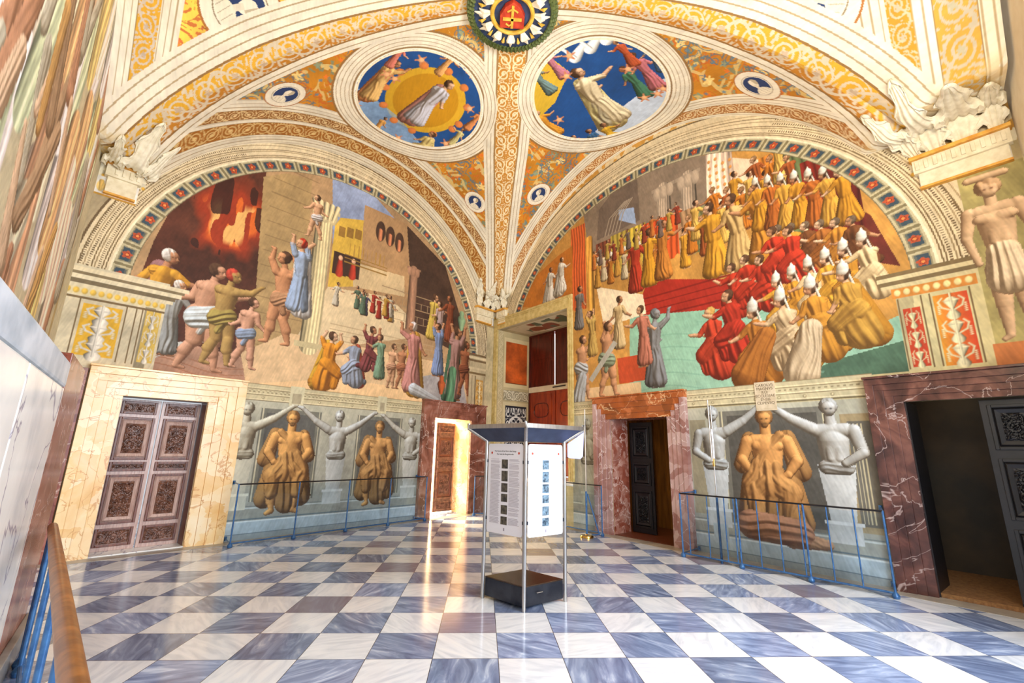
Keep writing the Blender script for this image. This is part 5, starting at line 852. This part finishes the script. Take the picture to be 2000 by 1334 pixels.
MB().wbox(WR, 1.235, 1.305, .97, 3.29, -D_ + .001, -D_ + .02).build('meeting_strip', M['mahogany'], win, M=Mx, bevel=.004); MB().wbox(WR, .18, 3.0, 4.99, 5.029, -D_ - .06, -D_ + .03).build('head_bead', M['redwood'], win, M=Mx); MB().wbox(WR, .182, .23, .96, 4.99, -D_ + .001, -D_ + .03).build('side_bead', M['redwood'], win, M=Mx)
MB().wbox(WR, .2, 3.0, 3.28, 3.44, -D_ - .04, -D_ + .04).build('transom', M['plaster'], win, M=Mx, bevel=.005); MB().tube([WR(1.27, 3.36, -D_ + .07), WR(1.75, 3.37, -D_ + .07)], .018, 8).build('latch_bar', M['black'], win, M=Mx)
MB().wbox(WR, .2, 3.0, 1, 5.02, -D_ - .30, -D_ - .25).build('window_pane', M['daylight'], win, M=Mx)
# ================================================================== NEAR LEFT WALL
def WN(t, z, o=0.0): p = WL(8.98, 0) + DR * t + Vector((.8141, .5807, 0)) * o; return Vector((p.x, p.y, z))
N = Canvas(np.arange(0, 9.6, .02), np.arange(2.0, 10.6, .02), (206, 190, 150)); N.C *= (.84 + .3 * N.noise(f=(1, 4, 12)))[..., None]
N.rect(0, .45, 2, 9.2, (214, 200, 160)); N.rect(.5, .62, 2, 9.2, (190, 160, 100))
for i in range(90):
    x = .7 + rnd.random() * 8.6; z = 2.6 + rnd.random() * 5.2; c = [(240, 206, 176), (232, 176, 116), (214, 200, 166), (206, 150, 110), (228, 214, 208), (196, 204, 160), (224, 190, 110), (240, 224, 196)][rnd.randrange(8)]
    N.limb((x, z - .6), (x + rnd.uniform(-.3, .3), z + .7), .22, .3, c, .4, folds=8, ph=i)
for i in range(70): x = .7 + rnd.random() * 8.6; z = 2.5 + rnd.random() * 5.6; sculpt(N, [(x, z - .5, x + rnd.uniform(-.5, .5), z + .6, rnd.uniform(.08, .2), rnd.uniform(.05, .16), [(240, 200, 160), (214, 150, 110), (206, 196, 170), (226, 170, 90), (190, 150, 110)][i % 5], 0, 7)], amb=.6, dif=.5)
N.mask(N.Y < 2.7 , (186, 150, 100), .6); N.age(None, 1, .85)
P = np.zeros(N.X.shape + (3,)); p0 = WN(0, 0); P[..., 0] = p0.x + DR.x * N.X; P[..., 1] = p0.y + DR.y * N.X; P[..., 2] = N.Y
cc_ = np.ones((N.X.shape[0] - 1, N.X.shape[1] - 1), bool); hi = np.zeros_like(cc_); hi[:, :] = (N.X[:-1, :-1] > .62)
tag(emesh('side_wall_fresco', P, N.C, hi), 'warm peach and orange fresco seen edge-on along the upper left edge', 'fresco')
tag(emesh('wall_near_left', P, N.C, ~hi), kind='structure')
Q0 = Vector((-4.03, .5, 0))
def WM(t, z, o=0.0): p = Q0 + DR * t + Vector((.8141, .5807, 0)) * o; return Vector((p.x, p.y, z))
wn_ = empty('marble_wainscot', WM(.6, 0, -.3)); tag(wn_, 'white veined marble wainscot with red marble edge, behind the wooden handrail', 'wall cladding'); Mx = Matrix.Translation(-wn_.location)
TB = 1.13
MB().wbox(WM, 0, TB - .005, .0, 2.27, -.58, 0).build('red_edge_slab', M['redslab'], wn_, M=Mx, bevel=.006)
MB().wbox(WL, 8.555, 8.97, 0, 2.66, .002, .07).build('corner_slab', M['redslab'], wn_, M=Mx, bevel=.006)
b_ = MB(); b_.wbox(WM, TB, 2.6, .0, 1.995, -.58, 0); b_.wbox(WM, 2.62, 5.5, 0, 1.995, -.58, -.0); b_.build('white_slab', M['white'], wn_, M=Mx, bevel=.012)
MB().wbox(WM, TB, 5.5, 2.0, 2.19, -.58, .004).build('blue_grey_cap', noise_mat('blue_grey_stone', (160, 172, 182), (206, 212, 218), 4, .4), wn_, M=Mx, bevel=.02)
MB().wbox(WM, -.02, 5.5, 0, .16, .0, .05).build('plinth', noise_mat('grey_slab', (110, 110, 108), (150, 146, 140), 4, .3), wn_, M=Mx, bevel=.006)
# near right return wall
def WQ(t, z, o=0.0): p = WR(10.56, 0) + DL * t + Vector((-DL.y, DL.x, 0)) * 0 + Vector((-DR.x, -DR.y, 0)) * o; return Vector((p.x, p.y, z))
b_ = MB().wbox(WQ, -.3, 1.6, 0, 8.6, -.3, 0); tag(b_.build('wall_near_right', M['plaster']), kind='structure')
# ================================================================== RAILINGS
def ballpost(mb, p, h, r=.013): mb.tube([(p[0], p[1], .04), (p[0], p[1], h)], r, 10); mb.lathe((p[0], p[1], 0), [(.012, .0), (.035, .005), (.042, .03), (.03, .055), (.014, .075)], 14)
def rail(name, lab, posts, mull, ends, h=.97, sheet=True, group='blue metal railings', wood=False):
    root = empty(name, (posts[0][0], posts[0][1], 0)); tag(root, lab, 'railing', group); Mx = Matrix.Translation((-posts[0][0], -posts[0][1], 0)); A, B = Vector((*posts[0], 0)), Vector((*posts[-1], 0)); dr = (B - A).normalized()
    for p in posts: mb = MB(); ballpost(mb, p, h); mb.build('post', M['bluepaint'], root, M=Mx, smooth=True)
    for p in mull: mb = MB(); mb.tube([(p[0], p[1], .06), (p[0], p[1], h)], .009, 8); mb.build('baluster', M['bluepaint'], root, M=Mx, smooth=True)
    mb = MB(); mb.tube([(A.x, A.y, h), (B.x, B.y, h)], .012, 8); mb.build('top_rail', M['black'], root, M=Mx, smooth=True)
    mb = MB(); mb.tube([(A.x, A.y, .06), (B.x, B.y, .06)], .013, 8); mb.build('bottom_rail', M['bluepaint'], root, M=Mx, smooth=True)
    for e, q in zip((posts[0], posts[-1]), ends):
        if q is None: continue
        for z in (.06, h): mb = MB(); mb.tube([(e[0], e[1], z), (q[0], q[1], z)], .011, 8); mb.tube([(q[0], q[1], z - .03), (q[0], q[1], z + .03)], .022, 10); mb.build('wall_bracket', M['bluepaint'], root, M=Mx, smooth=True)
    if sheet:
        for p, q in zip(posts, posts[1:]):
            a, c = Vector((*p, 0)), Vector((*q, 0)); u = (c - a).normalized(); a = a + u * .02; c = c - u * .02; nn = Vector((-u.y, u.x, 0)) * .003; mb = MB(); mb.hexa([a - nn + Vector((0, 0, .09)), c - nn + Vector((0, 0, .09)), c + nn + Vector((0, 0, .09)), a + nn + Vector((0, 0, .09)), a - nn + Vector((0, 0, h - .03)), c - nn + Vector((0, 0, h - .03)), c + nn + Vector((0, 0, h - .03)), a + nn + Vector((0, 0, h - .03))]); mb.build('glass_panel', M['glass'], root, M=Mx)
    return root
A = Vector((-4.167, 4.016)); B = Vector((-1.446, 7.014)); U_ = (B - A).normalized(); lp = [A + U_ * k for k in (0, 1.03, 2.05, 3.04, 4.05)]
rail('glass_railing', 'low glass-panelled railing before the grey frescoes between the two left doorways', [tuple(p) for p in lp], [], [tuple(WL(6.375, 0, .035)[:2]), tuple(WL(2.51, 0, .035)[:2])])
A = Vector((3.083, 3.595)); B = Vector((4.72, 1.50)); U_ = (B - A).normalized(); rp = [A + U_ * k for k in (0, .91, 1.79, 2.655)]
rail('glass_railing', 'blue railing with many balusters before the large golden seated figure on the right', [tuple(p) for p in rp], [tuple(A + U_ * k) for k in (.13, .45, .72, .86, 1.19, 1.47, 1.74, 2.06, 2.35)], [tuple(WR(6.03, 0, .035)[:2]), tuple(WR(8.62, 0, .035)[:2])])
A = Vector((-1.27, 7.55)); B = Vector((-.55, 8.1))
rail('glass_railing', 'short piece of glass railing at the far corner behind the info stand', [(-.35, 7.98), (.35, 8.02)], [], [None, None], h=.95)
rail('glass_railing', 'low glass railing in front of the narrow grey figure, right of the info stand', [(1.5, 6.33), (2.22, 5.33)], [], [None, None], h=.95)
# foreground railing with a wooden handrail
fp = [(-3.47, -.12), (-3.36, -.24), (-2.66, -1.03), (-2.13, -1.62), (-1.58, -2.24)]; root = empty('handrail_barrier', (-3.47, -.12, 0)); tag(root, 'foreground barrier with thick brown wooden handrail and blue posts, lower left corner', 'railing'); Mx = Matrix.Translation((3.47, .12, 0))
for p in fp: mb = MB(); ballpost(mb, p, .95, .016); mb.build('post', M['bluepaint'], root, M=Mx, smooth=True)
mb = MB(); mb.tube([(-3.50, -.09, .95), (-3.44, -.155, .965), (-2.5, -1.21, .97), (-1.3, -2.55, .97), (-.95, -2.94, .97)], [.012, .03, .033, .033, .033], 16); mb.build('handrail', M['oak'], root, M=Mx, smooth=True)
mb = MB(); mb.tube([(-3.47, -.12, .06), (-.95, -2.94, .06)], .013, 8); mb.build('bottom_rail', M['bluepaint'], root, M=Mx, smooth=True)
# brass-footed pole with leaning blue strut, and the triple pole behind the right railing
root = empty('rope_pole', (1.88, 5.19, 0)); tag(root, 'slender steel pole on a round brass foot beside the red marble doorway', 'pole', None)
mb = MB(); mb.lathe((0, 0, 0), [(.13, 0), (.13, .03), (.12, .045), (.03, .05), (.015, .07)], 32); mb.build('foot', M['brass'], root, smooth=True)
mb = MB(); mb.tube([(0, 0, .05), (0, 0, .85)], .02, 12); mb.build('sleeve', M['bluepaint'], root, smooth=True); mb = MB(); mb.tube([(0, 0, .85), (0, 0, 2.45)], .0095, 10); mb.build('rod', M['steel'], root, smooth=True)
mb = MB(); mb.tube([(.03, .02, .8), (.27, .1, .04)], .014, 8); mb.tube([(.27, .1, .04), (.1, .05, .04)], .012, 8); mb.build('strut', M['bluepaint'], root, smooth=True)
p = (3.50, 3.18); root = empty('rod_bundle', (p[0], p[1], 0)); tag(root, 'bundle of tall thin white rods standing at the left end of the blue railing', 'pole')
for dx, h0, h1 in ((0, 0, 2.0), (-.03, 1.5, 2.47), (.02, 1.5, 2.38)): mb = MB(); mb.tube([(dx, dx * .3, h0), (dx, dx * .3, h1)], .0105, 10); mb.build('rod', M['steel'], root, smooth=True)
mb = MB(); mb.tube([(0, 0, 1.42), (0, 0, 1.54)], .02, 10); mb.build('clamp', M['brass'], root, smooth=True); mb = MB(); mb.tube([(0, 0, 0), (0, 0, .95)], .018, 10); mb.build('sleeve', M['bluepaint'], root, smooth=True)
# ================================================================== INFORMATION STAND
SP = [Vector((-.127, 1.508, 0)), Vector((.297, 1.065, 0)), Vector((.783, 1.39, 0)), Vector((.36, 1.83, 0))]; sc_c = (SP[0] + SP[1] + SP[2] + SP[3]) / 4
st = empty('information_stand', sc_c); tag(st, 'free-standing steel information stand with two white printed panels, dark canopy and box base', 'information stand'); Mx = Matrix.Translation(-sc_c)
for p in SP: mb = MB(); mb.tube([p, p + Vector((0, 0, 1.74))], .021, 16); mb.build('post', M['steel'], st, M=Mx, smooth=True)
ins = [sc_c + (p - sc_c) * .95 for p in SP]; mb = MB(); zt = Vector((0, 0, 1)); mb.hexa([p + zt * .03 for p in ins] + [p + zt * .215 for p in ins]); bx_ = mb.build('base_box', M['darksteel'], st, M=Mx, bevel=.004)
mb = MB(); mb.hexa([p + zt * .216 for p in ins] + [p + zt * .228 for p in ins]); mb.build('base_lid', noise_mat('brown_steel_lid', (74, 56, 46), (104, 82, 66), 6, .22, .8), st, M=Mx, bevel=.003)
e1, e2 = ins[1], ins[2]; uu = (e2 - e1).normalized(); nn = Vector((uu.y, -uu.x, 0)); pc = e1 + uu * .16; mb = MB(); mb.tube([pc + zt * .15 + nn * .004, pc + zt * .15 + nn * .02, pc + uu * .08 + zt * .15 + nn * .02, pc + uu * .08 + zt * .15 + nn * .004], .004, 6); mb.build('handle', M['steel'], st, M=Mx)
oc = [sc_c + (p - sc_c) * 1.5 for p in SP]
mb = MB(); lo = [p + zt * 1.70 for p in SP]; hi_ = [p + zt * 1.85 for p in oc]; mb.add(lo + hi_ + [p + zt * 1.86 for p in oc], [(0, 1, 2, 3)] + [(i, (i + 1) % 4, 4 + (i + 1) % 4, 4 + i) for i in range(4)] + [(8, 9, 10, 11)] + [(4 + i, 4 + (i + 1) % 4, 8 + (i + 1) % 4, 8 + i) for i in range(4)]); mb.build('canopy', noise_mat('slate_canopy', (44, 52, 74), (58, 68, 92), 6, .3, .3), st, M=Mx)
mb = MB()
for i in range(4): a, c = oc[i], oc[(i + 1) % 4]; d_ = (c - a).normalized(); q = Vector((d_.y, -d_.x, 0)) * .012; mb.hexa([a - q + zt * 1.845, c - q + zt * 1.845, c + q + zt * 1.845, a + q + zt * 1.845, a - q + zt * 1.895, c - q + zt * 1.895, c + q + zt * 1.895, a + q + zt * 1.895])
mb.build('canopy_rim', M['steel'], st, M=Mx, bevel=.003)
for i in range(4): mb = MB(); mb.tube([SP[i] + zt * 1.71, oc[i] + zt * 1.85, oc[i] + zt * 1.91], .021, 12); mb.build('bracket_arm', M['steel'], st, M=Mx, smooth=True)
def text(body, size, mat, parent, origin, ux, uy, ext=.0006, align='CENTER', name='lettering'):
    cu = bpy.data.curves.new(name, 'FONT'); cu.body = body; cu.size = size; cu.align_x = align; cu.extrude = ext; cu.resolution_u = 3; cu.space_line = .92
    tmp = bpy.data.objects.new('tmp', cu); COL.objects.link(tmp); bpy.context.view_layer.update(); me = bpy.data.meshes.new_from_object(tmp.evaluated_get(bpy.context.evaluated_depsgraph_get())); bpy.data.objects.remove(tmp)
    nz = Vector(ux).cross(Vector(uy)); me.transform(Matrix(((ux[0], uy[0], nz[0], origin[0]), (ux[1], uy[1], nz[1], origin[1]), (ux[2], uy[2], nz[2], origin[2]), (0, 0, 0, 1)))); me.materials.clear(); return link(name, me, mat, parent)
def infopanel(a, c, head, hm, bm_, ph):
    u = (c - a).normalized(); n = Vector((u.y, -u.x, 0)); L_ = (c - a).length; o0 = a + u * .035; w_ = L_ - .07; z0, z1 = .70, 1.675
    def W(s, z, o): q = o0 + u * s + n * o; return Vector((q.x, q.y, z))
    pr = .03; out = []
    for (cx, cz, a0) in ((w_ - pr, z1 - pr, 0), (pr, z1 - pr, 90), (pr, z0 + pr, 180), (w_ - pr, z0 + pr, 270)):
        for k in range(5): t_ = math.radians(a0 + k * 22.5); out.append((cx + pr * math.cos(t_), cz + pr * math.sin(t_)))
    m_ = len(out); mb = MB(); mb.add([W(x, z, -.004) for x, z in out] + [W(x, z, .004) for x, z in out], [tuple(range(m_)), tuple(range(2 * m_ - 1, m_ - 1, -1))] + [(i, (i + 1) % m_, m_ + (i + 1) % m_, m_ + i) for i in range(m_)]); P_ = mb.build('printed_panel', M['paper'], st, M=Mx)
    o = W(w_ / 2, 1.585, .0046) - sc_c
    for j, hl in enumerate(head): t_ = text(hl, .024, hm, None, o - Vector((0, 0, .034 * j)), u, (0, 0, 1), name='heading'); t_.parent = P_
    mb = MB(); zz_ = [1.475, 1.33, 1.175, 1.04, .90 + .0, .77 + .0]; hs = (.10, .115, .095, .085, .095, .085); zz_ = [1.50, 1.375, 1.24, 1.125, 1.005, .885]
    for z_, h_ in zip(zz_, hs): q = MB(); q.wbox(lambda s, z, o: W(s, z, o), w_ / 2 - .05, w_ / 2 + .045, z_ - h_, z_, .0042, .0056); x = q.build('picture', ph, None, M=Mx); x.parent = P_
    mb = MB()
    for col0, col1 in ((.045, w_ / 2 - .07), (w_ / 2 + .065, w_ - .045)):
        z_ = 1.50
        while z_ > .80:
            if rnd.random() > .09: mb.wbox(W, col0, col0 + (col1 - col0) * rnd.uniform(.82, 1), z_, z_ + .0035, .0042, .0050)
            z_ -= .0095
    x = mb.build('body_text', bm_, None, M=Mx); x.parent = P_; x['kind'] = 'stuff'
    for s_ in (.06, w_ - .06): q = MB(); q.lathe((0, 0, 0), [(.012, 0), (.014, .001), (.001, .0015)], 12); e_ = q.build('emblem', M['redink'], None, M=Matrix.Translation(W(s_, 1.572, .0044) - sc_c) @ Matrix(((u.x, 0, n.x, 0), (u.y, 0, n.y, 0), (0, 1, 0, 0), (0, 0, 0, 1)))); e_.parent = P_
    q = MB(); q.wbox(W, w_ / 2 - .01, w_ / 2 + .01, .735, .765, .0042, .0052); x = q.build('emblem', M['greyink'], None, M=Mx); x.parent = P_
    for s_ in (-.012, w_ + .002):
        for z_ in (.83, 1.46): q = MB(); q.wbox(W, s_, s_ + .014, z_, z_ + .035, -.006, .010); q.build('clip', M['darksteel'], st, M=Mx)
infopanel(SP[0], SP[1], ('The Room of the Fire in the Borgo', 'Der Saal des Borgobrandes'), M['ink'], M['greyink'], M['photo_dark'])
infopanel(SP[1], SP[2], ("La Stanza dell'Incendio di Borgo", 'La Sala del Incendio de Borgo'), M['washedink'], M['washedink'], M['photo_blue'])
a, c = SP[2] + (SP[2] - sc_c) * .04, oc[2]; u = (c - a).normalized(); n = Vector((u.y, -u.x, 0)); q = MB(); pr_ = [(0.02, 1.69), (.02, 1.54), (.05, 1.525), (.17, 1.52), (.20, 1.55), (.215, 1.83)]
q.add([a + u * x + Vector((0, 0, z)) - n * .004 for x, z in pr_] + [a + u * x + Vector((0, 0, z)) + n * .004 for x, z in pr_], [tuple(range(6)), tuple(range(11, 5, -1))] + [(i, (i + 1) % 6, 6 + (i + 1) % 6, 6 + i) for i in range(6)]); q.build('corner_plate', M['lavender'], st, M=Mx)
# painted inscription on the right wall
pq = empty('inscribed_plaque', WR(7.345, 2.53, .01)); tag(pq, 'small stone plaque with Latin capitals in the cornice above the golden seated figure', 'plaque')
MB().wbox(WR, 7.19, 7.50, 2.30, 2.76, .001, .018).build('tablet', noise_mat('pale_tablet', (196, 176, 144), (216, 198, 168), 12, .7), pq, M=Matrix.Translation(-pq.location), bevel=.003)
text('CAROLVS\nMAGNVS\nRO:\nECCLESIAE\nENSIS\nCLIPEVSQ', .062, noise_mat('carved_letter', (96, 78, 56), (110, 90, 64), 8, .8), pq, WR(7.345, 2.685, .0195) - pq.location, DR, (0, 0, 1))
